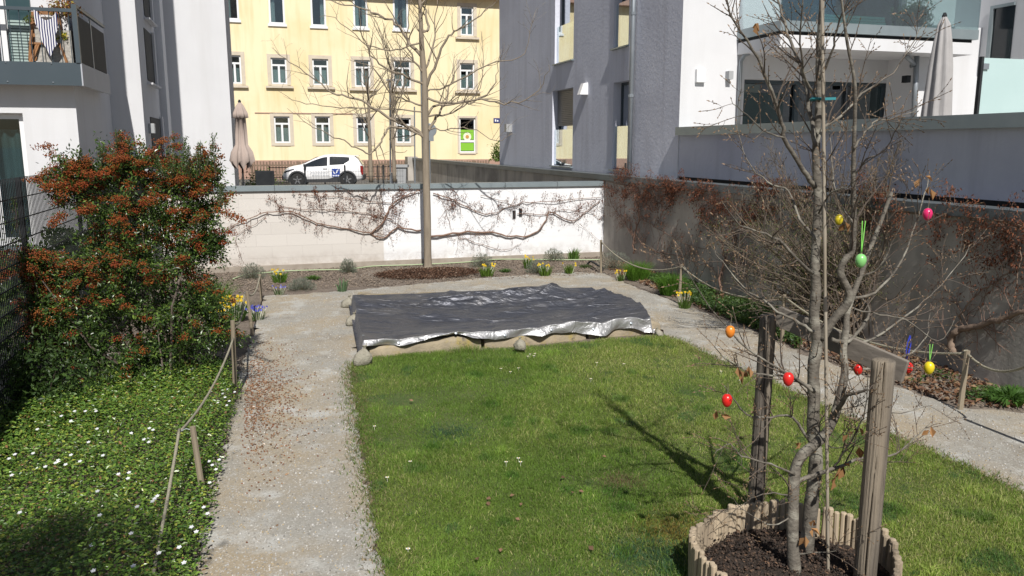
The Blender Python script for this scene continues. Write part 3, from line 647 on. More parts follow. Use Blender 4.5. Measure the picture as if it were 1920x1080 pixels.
# ================================================================ right apartment house
rb = root('grey_white_house', 'rendered apartment house with grey shaded flank and bright front on the right', 'building', G(9, 16, 0))
UF, VFc = 7.88, 14.6
fw_ = []
for x0, x1, y0, y1 in ((1035, 1073, 171, 311), (1040, 1075, -120, 116), (1147, 1178, 156, 318), (1150, 1178, -120, 88)):
    a, c_ = UV(onU(x0, y1, UF)), UV(onU(x1, y1, UF)); zt = UV(onU(x0, y0, UF))[2]
    fw_.append((c_[1], a[1], (a[2]+c_[2])/2, zt))
VFAR = UV(onU(937, 300, UF))[1]
b = MB()
vs2 = sorted({VFc, VFAR} | {h[0] for h in fw_} | {h[1] for h in fw_})
for a, c_ in zip(vs2[:-1], vs2[1:]):
    m_ = (a+c_)/2; z = .3
    for ha, hb in sorted([(h[2], h[3]) for h in fw_ if h[0] < m_ < h[1]]):
        b.box(UF, UF+.3, a, c_, z, ha); z = hb
    if z < 9: b.box(UF, UF+.3, a, c_, z, 9)
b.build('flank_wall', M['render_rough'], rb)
MB().box(UF+1.2, UF+1.3, VFc+.3, VFAR-.3, .4, 9).box(UF+.31, UF+9, VFAR-.3, VFAR, .3, 9).build('inner_wall', M['dark_room'], rb)
for i, (v0, v1, z0, z1) in enumerate(fw_):
    wd = MB().box(UF-.07, UF+.16, v0-.04, v1+.04, z0-.035, z0-.003).build('window', M['cap'], rb)
    uf = UF+.2; f = MB(); t = .06
    for a in ((v0, v0+t, z0, z1), (v1-t, v1, z0, z1), (v0+t, v1-t, z0, z0+t), (v0+t, v1-t, z1-t, z1)): f.box(uf, uf+.06, a[0], a[1], a[2], a[3])
    f.build('frame', M['slate_metal'], wd)
    MB().box(uf+.02, uf+.03, v0+.03, v1-.03, z0+.03, z1-.03).build('pane', glassmat('flank_glass', (.4, .45, .47), .3), wd)
    MB().box(UF+.06, UF+.072, v0+.01, v1-.01, z0+.03, z0+1.0).build('glass_guard', glassmat('guard_glass', (.75, .85, .8), .3), wd)
    if i == 0:
        q = MB()
        for z in np.arange(z0+(z1-z0)*.53, z1-.02, .05): q.box(uf-.05, uf-.03, v0+.02, v1-.02, z, z+.042)
        q.build('roller_shutter', pm('shutter', (.22, .21, .20), None, 3, .5), wd)
pv = UV(onU(1181, 300, UF-.08)); MB().tube([G(UF-.09, pv[1], 1.2), G(UF-.09, pv[1], 9)], .055, 10).build('downpipe', M['zinc_pipe'], rb, smooth=True)
for y in (28, 180): z = UV(onU(1181, y, UF-.08))[2]; MB().lathe(G(UF-.09, pv[1], z), [(.055, -.03), (.066, -.03), (.066, .03), (.055, .03)], 10).build('pipe_bracket', M['zinc_pipe'], rb)
p = UV(onU(1093, 167, UF-.1)); MB().add([G(UF-.0, p[1]-.1, p[2]-.14), G(UF-.22, p[1]-.1, p[2]-.14), G(UF-.22, p[1]+.1, p[2]-.14), G(UF, p[1]+.1, p[2]-.14), G(UF, p[1]-.09, p[2]+.16), G(UF-.12, p[1]-.09, p[2]+.14), G(UF-.12, p[1]+.09, p[2]+.14), G(UF, p[1]+.09, p[2]+.16)], {4: [[0, 1, 5, 4], [1, 2, 6, 5], [2, 3, 7, 6], [3, 2, 1, 0], [4, 5, 6, 7]]}).build('vent_hood', M['lamp_white'], rb)
p = UV(onU(953, 240, UF-.1)); MB().box(UF-.2, UF, p[1]-.12, p[1]+.12, p[2]-.13, p[2]+.13).build('flank_lamp', M['lamp_grey'], rb)
# front wall (faces the garden) with the wide window under the balcony
uw0, zw1 = UV(onV(1396, 148, VFc))[0], UV(onV(1396, 148, VFc))[2]; uw1 = UV(onV(1672, 148, VFc))[0]
ULW = UV(onV(1712, 150, VFc-.75))[0]; URW = UV(onV(1832, 150, VFc-.75))[0]
zu0 = UV(onV(1460, 40, VFc))[2]-.1
u2, u3 = UV(onV(1462, 10, VFc))[0], UV(onV(1700, 10, VFc))[0]
b = MB(); wall_holes(b, UF+.3, URW+6, .3, 9, [(uw0, uw1, 2.1, zw1), (u2, u3, zu0, 8)], VFc, VFc+.3)
b.box(UF, UF+.3, VFc-.003, VFc-.0, .3, 9)
b.build('front_wall', M['render'], rb)
b = MB(); b.box(ULW, URW, VFc-.75, VFc, 1.9, zu0+.05).box(URW, URW+.3, VFc-.75-6, VFc, 1.9, 9)
b.build('side_wing', M['render'], rb)
for (a0, a1, b0, b1, k) in ((uw0, uw1, 2.1, zw1, 0), (u2, u3, zu0, 8, 1)):
    wd = MB().box(a0, a1, VFc+.05, VFc+.3, b0-.05, b0-.002).build('window', M['slate_metal'], rb); f = MB(); t = .07
    for a in ((a0, a0+t, b0, b1), (a1-t, a1, b0, b1), (a0+t, a1-t, b0, b0+t), (a0+t, a1-t, b1-t, b1), ((a0*.62+a1*.38)-.05, (a0*.62+a1*.38)+.05, b0+t, b1-t)): f.box(a[0], a[1], VFc+.15, VFc+.22, a[2], a[3])
    f.build('frame', M['slate_metal'], wd); MB().box(a0+.03, a1-.03, VFc+.23, VFc+.24, b0+.02, b1-.02).build('pane', glassmat('wide_glass', (.18, .20, .21), .03), wd)
MB().box(uw0-1, uw1+1, VFc+2.2, VFc+2.3, 1.9, 9).build('room_wall', M['dark_room'], rb)
MB().box(UF+1.35, URW+5.8, VFc+.32, VFc+2.1, 4.55, 4.7).build('room_ceiling', M['dark_room'], rb)
# white interior sofa back glimpsed through the pane
MB().box(UV(onV(1478, 230, VFc+1))[0], UV(onV(1524, 230, VFc+1))[0], VFc+.9, VFc+1.2, 1.95, UV(onV(1500, 222, VFc+1))[2]).build('sofa', M['lamp_white'], rb)
# balcony slab
VS = VFc-1.4; US0 = UV(onV(1462, 75, VS))[0]; US1 = UV(onV(1826, 75, VS))[0]
zs0, zs1, zs2 = UV(onV(1462, 88, VS))[2], UV(onV(1462, 64, VS))[2], UV(onV(1462, 38, VS))[2]
bl = MB().box(US0, US1, VS, VFc-.004, zs0, zs1).build('balcony_slab', M['render'], rb)
MB().box(US0-.03, US1+.06, VS-.05, VS+.08, zs1+.06, zs2).box(US0-.03, US0+.1, VS+.08, VFc, zs1+.06, zs2).build('parapet_cap', M['cap'], bl)
MB().box(US0+.02, US1-.02, VS+.03, VFc-.01, zs1, zs1+.06).build('shadow_joint', M['dark_steel'], bl)
xg = UV(onV(1838, 20, VS))[0]
MB().box(US0+.02, xg, VS+.0, VS+.014, zs2, zs2+.9).box(US0+.0, US0+.014, VS+.02, VFc-.02, zs2, zs2+1.0).build('glass_balustrade', M['screen_glass'], bl)
q = MB()
x0, x1 = UV(onV(1545, 30, VS+.4))[0], UV(onV(1660, 30, VS+.4))[0]
for k in range(4): q.box(x0, x1, VS+.35+k*.02, VS+.38+k*.02, zs2+.02+k*.055, zs2+.06+k*.055)
o = q.build('slatted_bench', pm('turquoise_slats', (.30, .48, .45), None, 3, .6)); o['label'] = 'low pale turquoise slatted bench behind the upper balcony glass'; o['category'] = 'bench'
leafy('potted_conifer', 'bushy dark green potted shrub on the upper right balcony', 'plant', onV(1712, 48, VS+.45), (.44, .3, .55), 3200, .05, [(.07, .15, .05), (.10, .20, .06)], 12)
leafy('balcony_shrub', 'dark shrub behind the glass at the left end of the upper balcony', 'plant', onV(1500, 48, VS+.7), (.5, .25, .6), 1200, .06, [(.03, .05, .02), (.05, .05, .025)], 13)
# pipes, lamps, boxes
def pipe(pts, r_, nm='downpipe', mat='zinc_pipe'): MB().tube(pts, r_, 8).build(nm, M[mat], rb, smooth=True)
pipe([onV(1405, 100, VFc-.25), onV(1396, 104, VFc-.15), onV(1389, 116, VFc-.08), onV(1384, 240, VFc-.08)], .04)
vq = VFc-.85; pipe([onV(1698, 104, vq-.2), onV(1706, 112, vq-.1), onV(1714, 122, vq), onV(1708, 124, vq)], .045, 'drain_elbow'); pipe([onV(1719, 100, vq), onV(1713, 240, vq)], .055)
p = UV(onV(1314, 142, VFc-.05)); MB().box(p[0]-.1, p[0]+.1, VFc-.08, VFc-.004, p[2]-.13, p[2]+.13).build('white_wall_box', M['lamp_white'], rb, bevel=.01)
p = UV(onV(1369, 142, VFc-.1)); MB().box(p[0]-.05, p[0]+.05, VFc-.14, VFc-.004, p[2]-.07, p[2]+.09).build('wall_lamp', M['lamp_grey'], rb)
p = UV(onV(1704, 148, VFc-.9)); MB().box(p[0]-.05, p[0]+.05, VFc-.9, VFc-.76, p[2]-.07, p[2]+.07).build('wall_lamp', M['dark_steel'], rb)
# far right flank window
a, c_ = UV(onU(1866, 20, URW)), UV(onU(1904, 20, URW))
zt, zb = UV(onU(1880, 14, URW))[2], UV(onU(1880, 112, URW))[2]
wd = MB().box(URW-.012, URW-.003, c_[1], a[1], zb, zt).build('side_window', pm('dark_side_pane', (.015, .02, .025), None, 3, .1), rb)
MB().box(URW-.05, URW-.014, a[1], a[1]+.08, zb, zt).box(URW-.05, URW-.014, c_[1], a[1]+.08, zt, zt+.06).build('frame', M['cap'], wd)
# terrace: floor, parapet with coping
tr = root('terrace_parapet', 'grey rendered terrace parapet behind the retaining wall on the right', 'wall', G(UF+.1, 8, 1.8))
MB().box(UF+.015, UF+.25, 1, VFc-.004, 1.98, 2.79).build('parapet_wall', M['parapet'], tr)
MB().box(UF+.04, UF+.2, 1, VFc-.02, 1.6, 1.98).build('shadow_gap', M['dark_steel'], tr)
MB().box(UF-.08, UF+.32, 1, VFc-.006, 2.79, 2.95).build('coping', M['cap'], tr)
struct(MB().box(UF+.25, 24, 1, VFc-.01, 1.5, 2.02).build('terrace_floor', M['footing'] if 'footing' in M else M['concrete']))
# frosted glass screen
sc = root('glass_screen', 'tall frosted glass privacy screen on the terrace at the right edge', 'screen', G(11.3, 10.5, 2.02))
s0, s1 = UV(onV(1839, 160, 10.5)), UV(onV(2050, 160, 10.5))
MB().box(s0[0], s1[0], 10.5, 10.52, 2.1, UV(onV(1839, 108, 10.5))[2]).build('pane', pm('frosted', (.42, .56, .56), (.46, .60, .60), 1, .25), sc)
MB().box(s0[0]-.05, s0[0]-.002, 10.48, 10.54, 2.02, UV(onV(1839, 106, 10.5))[2]).build('post', M['dark_steel'], sc)
MB().box(s0[0]-.01, s0[0]+.1, 10.47, 10.498, s0[2]+.25, s0[2]+.34).build('clamp', M['zinc_pipe'], sc)
# bicycle glimpsed above the parapet
bc = root('bicycle', 'dark bicycle parked on the terrace, only handlebar and saddle showing', 'bicycle', atY(1817, 300, 13.5)*A([1, 1, 0]) + A([0, 0, 2.02]))
c = atY(1817, 205, 13.5); hb = c[2]
steel = M['dark_steel']; D_ = nrm(VV*.8+UU*.25)
bx = lambda s_, z: c + D_*s_ + EZ*(z+2.02-hb)
for s_, nm in ((-.1, 'front'), (.95, 'rear')):
    q = MB(); t = np.linspace(0, math.tau, 25); q.tube([bx(s_+.33*math.cos(a), .34+.33*math.sin(a)) for a in t], .018, 6, cap=False); wh = q.build('wheel', steel, bc)
    q = MB()
    for a in t[:-1:2]: q.tube([bx(s_, .34), bx(s_+.33*math.cos(a), .34+.33*math.sin(a))], .002, 3)
    q.build('spokes', M['zinc_pipe'], wh)
q = MB()
for a, b_ in (((-.1, .34), (.05, .95)), ((.05, .85), (.5, .35)), ((.08, .8), (.6, .8)), ((.5, .35), (.65, .9)), ((.5, .35), (.95, .34)), ((.62, .78), (.95, .34))): q.tube([bx(*a), bx(*b_)], .016, 6)
q.build('frame', M['zinc_pipe'], bc)
S_ = nrm(np.cross(D_, EZ)); q = MB(); h = bx(.05, 1.02); q.tube([bx(.05, .9), h], .015, 6).tube([h-S_*.26-D_*-.12+EZ*.04, h-S_*.2+EZ*.03, h, h+S_*.2+EZ*.03, h+S_*.26+D_*.12+EZ*.04], .014, 6); q.build('handlebar', steel, bc)
MB().obox(bx(.66, .95), D_*.12, S_*.06, EZ*.03).build('saddle', steel, bc, bevel=.02)

# ================================================================ closed parasols
def parasol(name, label, base, top, rmax, belt, seed, col):
    o = root(name, label, 'umbrella', base); base, top = A(base, float), A(top, float); H = top-base; h = np.linalg.norm(H)
    MB().tube([base, top], .022, 8).build('pole', M['dark_steel'], o); r = RS(seed)
    q = MB(); k = 40; rows = []
    for t, rr_ in belt:
        rows.append([base+H*t + rmax*rr_*(1+.22*math.sin(8*a+t*2)+.06*math.sin(17*a+seed))*(EX*math.cos(a)+EY*math.sin(a)) + A([0, 0, .03*h*math.sin(8*a+1)*(t < belt[0][0]+.02)]) for a in np.linspace(0, math.tau, k)])
    q.grid(A(rows)); q.build('canopy', pm(name+'_cloth', col, tuple(np.array(col)*.85), 4, .95, .2, 30), o, smooth=True)
    MB().lathe(top, [(.03, -.02), (.04, .0), (.02, .05)], 8).build('finial', M['dark_steel'], o)
    MB().lathe(base, [(.25, 0), (.25, .05), (.05, .07)], 16).build('foot', M['concrete'], o)
pb = atY(455, 345, 19); pb[2] = .72; pt = atY(449, 191, 19)
parasol('parasol', 'closed dusty pink parasol behind the garden wall at left', pb, pt, .25, [(.49, .85), (.53, 1.0), (.60, .85), (.66, .5), (.74, .48), (.87, .40), (.875, .62), (.91, .58), (.97, .3), (1, .08)], 1, (.43, .35, .31))
pb = atY(1752, 260, 13.2); pb[2] = 2.02; pt = atY(1771, 30, 13.2)
parasol('parasol', 'tall closed grey-beige parasol on the right terrace', pb, pt, .225, [(.08, .95), (.3, .9), (.5, .82), (.7, .68), (.85, .52), (.95, .36), (1.0, .10)], 2, (.38, .37, .37))
# chair and shrub behind the wall
oc = root('garden_chair', 'dark mesh garden chair just behind the garden wall at left', 'chair', atY(497, 352, 22)*A([1, 1, 0])+A([0, 0, .7]))
c = atY(497, 338, 22)
MB().obox(c+A([0, 0, .0]), EX*.26, EY*.02, EZ*.26).build('backrest', M['dark_steel'], oc, bevel=.03); MB().obox((c[0], c[1]-.3, 1.15), EX*.26, EY*.28, EZ*.02).build('seat', M['dark_steel'], oc)
for i in (-1, 1):
    for j in (-1, 1): MB().tube([(c[0]+i*.24, c[1]-.3+j*.25, .7), (c[0]+i*.24, c[1]-.3+j*.25, 1.15)], .015, 6).build('leg', M['dark_steel'], oc)
leafy('shrub', 'bright green shrub beside the dark garden chair behind the wall', 'shrub', atY(488, 352, 25)*A([1, 1, 0])+A([0, 0, .75]), (.75, .6, 1.2), 3500, .07, [(.09, .14, .03), (.06, .11, .025)], 21)
leafy('flowering_shrub', 'white flowering shrub at the edge of the white block behind the wall', 'shrub', atY(447, 350, 26)*A([1, 1, 0])+A([0, 0, .75]), (.35, .35, 1.0), 900, .06, [(.7, .7, .7), (.10, .15, .04)], 22, mat='petal')
# ================================================================ sandbox with tarp
SB = [gp(688, 672), gp(1240, 622), gp(1195, 577, .1), gp(1100, 540, .1), gp(1062, 536, .1), gp(656, 556)]
sb = root('sandbox', 'stone edged sandpit in the lawn hidden by the dark tarpaulin', 'sandpit', (SB[0]+SB[2])/2*A([1, 1, 0]))
m, nt, B, N, L = nodes('lichen_stone'); tc = N('TexCoord'); co = tc.outputs['Object']
c = mixc(N, L, ramp(N, L, noise(N, L, co, 5, 6), .35, .65), (.26, .22, .16), (.36, .30, .21))
c = mixc(N, L, ramp(N, L, noise(N, L, co, 3.6, 7, .68), .51, .66), c, (.33, .26, .09)); c = mixc(N, L, ramp(N, L, noise(N, L, co, 3.3, 7, .7), .56, .68), c, (.09, .08, .065))
L(c, B.inputs[0]); B.inputs['Roughness'].default_value = 1; bn = N('Bump'); bn.inputs['Strength'].default_value = .8; bn.inputs['Distance'].default_value = .02; L(noise(N, L, co, 22, 6, .7), bn.inputs['Height']); L(bn.outputs[0], B.inputs[21] if False else B.inputs['Normal'])
M['stone'] = m
r = RS(11)
def stone_block(p, q, w_, h, seed):
    r = RS(seed); d = q-p; ln = np.linalg.norm(d); d = d/ln; s_ = A([-d[1], d[0], 0]); n = 14
    prof = [(-.5, 0), (-.5, .75), (-.42, .96), (-.2, 1), (.2, 1), (.42, .95), (.5, .75), (.5, 0)]
    rows = []
    for i, t in enumerate(np.linspace(0, 1, n)):
        e = .82 if i in (0, n-1) else 1; hh = h*(1+.07*math.sin(t*7+seed)+.04*r.normal())
        rows.append([p+d*ln*t + s_*(a*w_*e+r.normal()*.006) + EZ*(z*hh*e-.03+r.normal()*.004) for a, z in prof])
    R_ = A(rows); b = MB(); b.grid(R_); b.add(R_[0], {8: [list(range(8))]}); b.add(R_[-1], {8: [list(range(8))[::-1]]}); return b
edges = [(SB[0], SB[1], (0, .36, .72, 1)), (SB[1], SB[2], (0, 1)), (SB[2], SB[3], (0, .5, 1)), (SB[4], SB[5], (0, .3, .6, 1)), (SB[5], SB[0], (0, .5, 1))]
k = 0
for p, q, ts in edges:
    f_ = {0: .10, 3: .12, 4: .28, 6: .42, 9: .24}[k]
    p, q = p*A([1, 1, 0]), q*A([1, 1, 0]); cc_ = (SB[0]+SB[1]+SB[3]+SB[5])/4*A([1, 1, 0]); ins = nrm(cc_-(p+q)/2)*f_; p, q = p+ins, q+ins
    for a, b_ in zip(ts[:-1], ts[1:]):
        k += 1; stone_block(p+(q-p)*(a+.006), p+(q-p)*(b_-.006), .24, .19 if k <= 3 else .13, k*3).build('edging_stone', M['stone'], sb, smooth=True)
# tarp surface: bilinear patch between four corners, sagging inside, hanging over the edge
c00, c10, c11, c01 = gp(674, 643, .21), gp(1226, 597, .22), gp(1112, 535, .24), gp(655, 549, .24)
ns, nt_ = 330, 250
s_, t_ = np.meshgrid(np.linspace(0, 1, ns), np.linspace(-.075, 1, nt_)); tt = np.maximum(t_, 0)
X_ = (1-s_)[..., None]*((1-tt)[..., None]*c00 + tt[..., None]*c01) + s_[..., None]*((1-tt)[..., None]*c10 + tt[..., None]*c11)
bow = .30*np.sin(math.pi*tt)*s_**6                       # right edge bulges outward
X_ = X_ + UU*bow[..., None]
rim = np.minimum.reduce([s_*4.2, (1-s_)*4.2, tt*3.0, (1-tt)*3.0+.0])
z = .222 - .11*np.clip(rim/.9, 0, 1)**.7
P2d = np.stack([s_.ravel()*4.2, tt.ravel()*3.1], 1)
def sn(px_, py_, seed, o=3): return fnoise(P2d*A([px_, py_]), 1., seed, o).reshape(s_.shape)
rid = lambda q: 1-np.abs(q)
inner = np.clip(rim/.5, 0, 1)
z += .020*sn(.7, 2.2, 1)*inner + .026*rid(sn(.8, 5, 2, 3)*1.2)*(.5+.5*inner) + .005*sn(5, 9, 3)
# soft ridges running along the pit, puckers by the far right corner and folds to the front rim
z += .09*np.exp(-(((s_-.80)/.05)**2+((tt-.93)/.10)**2)) + .10*np.exp(-(((s_-.66-.3*(tt-.8))/.10)**2+((tt-.90)/.05)**2))
z += .055*np.exp(-((tt-.62-.28*(s_-.8))/.025)**2)*np.exp(-((s_-.75)/.16)**2)
z += .05*np.exp(-((tt-.84+.10*(s_-.4))/.03)**2)*np.exp(-((s_-.42)/.22)**2)
fr = np.exp(-(tt/.10)**2); z += fr*(.028*np.sin(s_*23+2*np.sin(s_*7)) + .02*np.abs(np.sin(s_*41+1.3)))*(.4+.6*s_) 
z += np.exp(-((s_-.995)/.12)**2)*.012*np.sin(tt*38)
rc = RS(77)
for _ in range(34):
    cx, cy = rc.rand()*4.2, (.9+2.1*rc.rand()) if rc.rand() < .75 else rc.rand()*3; an = rc.normal()*.35+(.5 if cx > 2.6 else 0); ln, wd_, am = .35+.7*rc.rand(), .035+.05*rc.rand(), .012+.030*rc.rand()
    du, dv = s_*4.2-cx, tt*3.1-cy; a1 = du*math.cos(an)+dv*math.sin(an); b1_ = -du*math.sin(an)+dv*math.cos(an)+.10*np.sin(a1*3+cx); z += am*np.exp(-(a1/ln)**4)*np.exp(-np.abs(b1_/wd_)**1.4)
# scalloped front flap
drop = np.clip(-t_, 0, 1)/.075
flap = .05+.02*np.sin(s_*19)+.12*s_**1.5 - .03*np.exp(-((s_-.33)/.10)**2)
z -= drop*flap*1.15
X_ = X_ - VV*(drop*(.02+.035*np.sin(s_*31+drop*2)+.025*np.sin(s_*57)))[..., None]
for e_, sg in ((s_ < .012, -1), (s_ > .988, 1)):
    z = np.where(e_, z-.17, z); X_ = X_ + UU*(np.where(e_, sg*.02, 0))[..., None]
z = np.where(t_ > .985, z-.14, z)
X_[..., 2] = np.maximum(z, .02)
m, nt, B, N, L = nodes('tarp'); tc = N('TexCoord'); co = tc.outputs['Object']; at = N('Attribute', attribute_name='Col')
dirt = ramp(N, L, noise(N, L, co, 1.6, 6, .65), .46, .74)
c = mixc(N, L, dirt, (.10, .105, .125), (.17, .165, .165)); sp_ = N('SeparateColor'); L(at.outputs[0], sp_.inputs[0])
c = mixc(N, L, sp_.outputs[0], c, (.42, .42, .43)); L(c, B.inputs[0])
B.inputs['Roughness'].default_value = .44; B.inputs['Specular IOR Level'].default_value = .8; B.inputs['Metallic'].default_value = .6
b1 = N('Bump'); b1.inputs['Strength'].default_value = .9; b1.inputs['Distance'].default_value = .07
mp = N('Mapping'); mp.inputs['Rotation'].default_value = (0, 0, -TH); mp.inputs['Scale'].default_value = (1.1, 3.0, 1); L(co, mp.inputs[0]); L(noise(N, L, mp.outputs[0], 2.4, 5, .5, 1.2), b1.inputs['Height'])
b2 = N('Bump'); b2.inputs['Strength'].default_value = .35; b2.inputs['Distance'].default_value = .01; L(noise(N, L, co, 16, 3, .5, .6), b2.inputs['Height']); L(b1.outputs[0], b2.inputs['Normal']); b3 = N('Bump'); b3.inputs['Distance'].default_value = .22; L(sp_.outputs[1], b3.inputs['Strength']); m3 = N('Mapping'); m3.inputs['Rotation'].default_value = (0, 0, -TH-.12); m3.inputs['Scale'].default_value = (1.3, 5, 1); L(co, m3.inputs[0]); L(noise(N, L, m3.outputs[0], 1.3, 2, .5, 1.2), b3.inputs['Height']); L(b2.outputs[0], b3.inputs['Normal']); L(b3.outputs[0], B.inputs['Normal'])
colr = np.zeros(X_.shape); colr[..., 1] = np.clip(sum(a*np.exp(-((s_-x-k*(tt-y))/w1)**2-((tt-y-k2*(s_-x))/w2)**2) for x, y, w1, w2, k, k2, a in ((.33, .80, .26, .06, 0, .10, 1.), (.18, .62, .12, .05, 0, -.1, .5), (.66, .93, .07, .06, 0, 0, 1.3), (.72, .66, .14, .035, 0, .5, 1.3), (.62, .52, .15, .03, 0, .1, .5), (.90, .45, .06, .12, -.3, 0, .6), (.85, .72, .08, .05, 0, -.4, .8), (.10, .2, .03, .15, 0, 0, .4), (.45, .30, .20, .03, 0, .05, .35))), 0, 1)
colr[..., 0] = np.clip((.012*1.2+.010*np.sin(s_*11)*s_ - t_ + .035*s_)/.02, 0, 1)*(t_ < .06)
tp = MB().grid(X_, colr).build('tarpaulin', m, None, smooth=True)
tp['label'] = 'crumpled dark grey tarpaulin spread over the sandpit'; tp['category'] = 'tarpaulin'
for sx in (.12, .30, .46, .62, .77, .91):
    i = int(sx*ns); j = int(.035/1.075*nt_); p = X_[j, i]; MB().lathe(p-VV*.012, [(.008, 0), (.018, .002), (.018, .006), (.007, .008)], 10, -VV+EZ*.6).build('eyelet', M['zinc_pipe'], tp)
for t0 in (.1, .6, .9): p = X_[int((t0+.075)/1.075*nt_), 5]; MB().lathe(p+EZ*.0, [(.008, 0), (.018, .002), (.018, .006), (.007, .008)], 10, EZ).build('eyelet', M['zinc_pipe'], tp)
# sand bags tied to the tarp
def sandbag(x, y, h, lab, seed, lean=0, z=0):
    b0 = gp(x, y, z); r = RS(seed); o = root('sandbag', lab, 'sandbag', b0, 'sandbags holding down the tarpaulin')
    q = MB(); k = 18; rows = []
    for t, rr_ in ((0, .02), (.03, .30), (.15, .42), (.4, .44), (.6, .36), (.76, .20), (.84, .09), (.90, .06), (.95, .10), (1, .13)):
        rows.append([b0 + A([lean*t*h, 0, t*h]) + h*rr_*(1+.16*math.sin(3*a+seed+t*4)+.10*math.sin(6*a+t*7)+.05*math.sin(13*a))*(EX*math.cos(a)+EY*.75*math.sin(a)) for a in np.linspace(0, math.tau, k)])
    q.grid(A(rows)); q.build('bag', pm('sack_cloth%d' % seed, (.36, .34, .28), (.25, .23, .18), 14, .95, 1, 40, bdist=.02), o, smooth=True)
    MB().tube([b0+A([lean*.9*h+h*.06*math.cos(a), h*.05*math.sin(a), .9*h]) for a in np.linspace(0, math.tau, 10)], .005, 5).tube([b0+A([lean*.9*h, 0, .9*h]), b0+A([lean*h+.02, .03, 1.15*h])], .004, 5).build('cord', M['rope'], o)
sandbag(676, 686, .25, 'white sandbag leaning at the near left corner of the sandpit', 1, .25)
sandbag(658, 611, .20, 'dirty sandbag halfway along the left edge of the tarpaulin', 2, .3)
sandbag(649, 577, .20, 'small pale sandbag at the far left corner of the tarpaulin', 3, .3)
sandbag(977, 657, .17, 'grey sandbag hanging from the middle of the front flap', 4, -.1, .05)
sandbag(1238, 632, .13, 'pale sandbag lying at the near right corner of the sandpit', 5, -.4)

# ================================================================ grass
r = RS(21)
def scatter(poly, dens, r, n=None):
    lo, hi = poly.min(0)[:2], poly.max(0)[:2]; n = int(dens*(hi-lo).prod()); P = lo + r.rand(n, 2)*(hi-lo); P = P[inside(P, poly)]
    return np.hstack([P, np.zeros((len(P), 1))])
def near_density(P, r, d0=5., pw=1.1, mn=.25): d = np.hypot(P[:, 0], P[:, 1]); return P[r.rand(len(P)) < np.clip((d0/d)**pw, mn, 1)]
LPe = LP.copy(); cen = LPe.mean(0); LPe[:, :2] = cen[:2] + (LPe[:, :2]-cen[:2])*1.012
P = scatter(LPe, 16500, r); P = P[(P[:, 1] > 3.9) & (np.abs(P[:, 0]) < P[:, 1]*.68+.3)]; P = near_density(P, r)
ring = np.hypot(P[:, 0]-PLANT_C[0], P[:, 1]-PLANT_C[1]) > PLANT_R+.02; P = P[ring]
n1 = fnoise(P, 1.3, 1); n2 = fnoise(P, 4., 2); n3 = fnoise(P, .8, 3)
keep = r.rand(len(P)) < np.clip(.98 - .35*(n1 > 1.0), 0, 1); P, n1, n2, n3 = P[keep], n1[keep], n2[keep], n3[keep]
# thin out along the path edge
h = .022 + .012*np.clip(n1, -1, 1.5) + .012*np.clip(n2, -1, 2) + .022*r.rand(len(P)) + .05*(n2 > .95)*r.rand(len(P))**2; h = np.maximum(h, .012)
tuft = np.zeros(len(P))
for tx, ty, tr in [(1.4*0, 0, 0)]: pass
for (x, y, rad, add) in ((760, 695, .45, .05), (870, 655, .25, .10), (940, 690, .4, .04), (1250, 645, .5, .05), (860, 818, .25, .02), (775, 870, .3, .03), (1130, 655, .5, .04), (735, 655, .15, .1)):
    g0 = gp(x, y); d = np.hypot(P[:, 0]-g0[0], P[:, 1]-g0[1])/rad; h += add*np.exp(-d**2)*r.rand(len(P))
tcol = np.zeros(len(P)); rt = RS(66); I_ = P[rt.randint(0, len(P), 170)]
for q_ in I_:
    d = np.hypot(P[:, 0]-q_[0], P[:, 1]-q_[1])/(.035+.07*rt.rand()); e = np.exp(-d**2); h += e*(.02+.045*rt.rand())*r.rand(len(P)); tcol += e*rt.choice([-1, 1, .6])
cA, cB, cC, cD = A([.13, .22, .035]), A([.225, .30, .06]), A([.40, .385, .17]), A([.075, .155, .04])
w1 = np.clip(.5+.75*n3+.3*n1+.25*r.normal(size=len(P)), 0, 1)[:, None]; col = cA*(1-w1)+cB*w1
w2 = (r.rand(len(P)) < np.clip(.14+.20*n3+.1*n2, .02, .6))[:, None]; col = np.where(w2, cC*(.7+.6*r.rand(len(P), 1)), col)
col = col*(1+.35*np.clip(tcol, -1, 1))[:, None]*np.where(tcol[:, None] < -.3, A([.8, 1, .9]), 1.); w3 = ((n2 < -.7) & (r.rand(len(P)) < .7))[:, None]; col = np.where(w3, cD, col)
for (x, y, rad, cc) in ((845, 812, .22, (.045, .10, .055)), (1268, 1000, .22, (.26, .20, .05)), (1230, 1050, .25, (.06, .13, .06)), (1165, 905, .15, (.17, .13, .07))):
    g0 = gp(x, y); d = np.hypot(P[:, 0]-g0[0], P[:, 1]-g0[1])/rad; mk = (r.rand(len(P)) < np.exp(-d**2)*.8)[:, None]; col = np.where(mk, A(cc), col)
col = col*(.7+.6*r.rand(len(P), 1)); lean = r.normal(size=(len(P), 2))*.62 + np.stack([fnoise(P, 7, 31), fnoise(P, 7, 32)], 1)*.35
P[:, 2] = .004
gb = MB().blades(P, lean, h, .0028+.002*r.rand(len(P)), col, r)
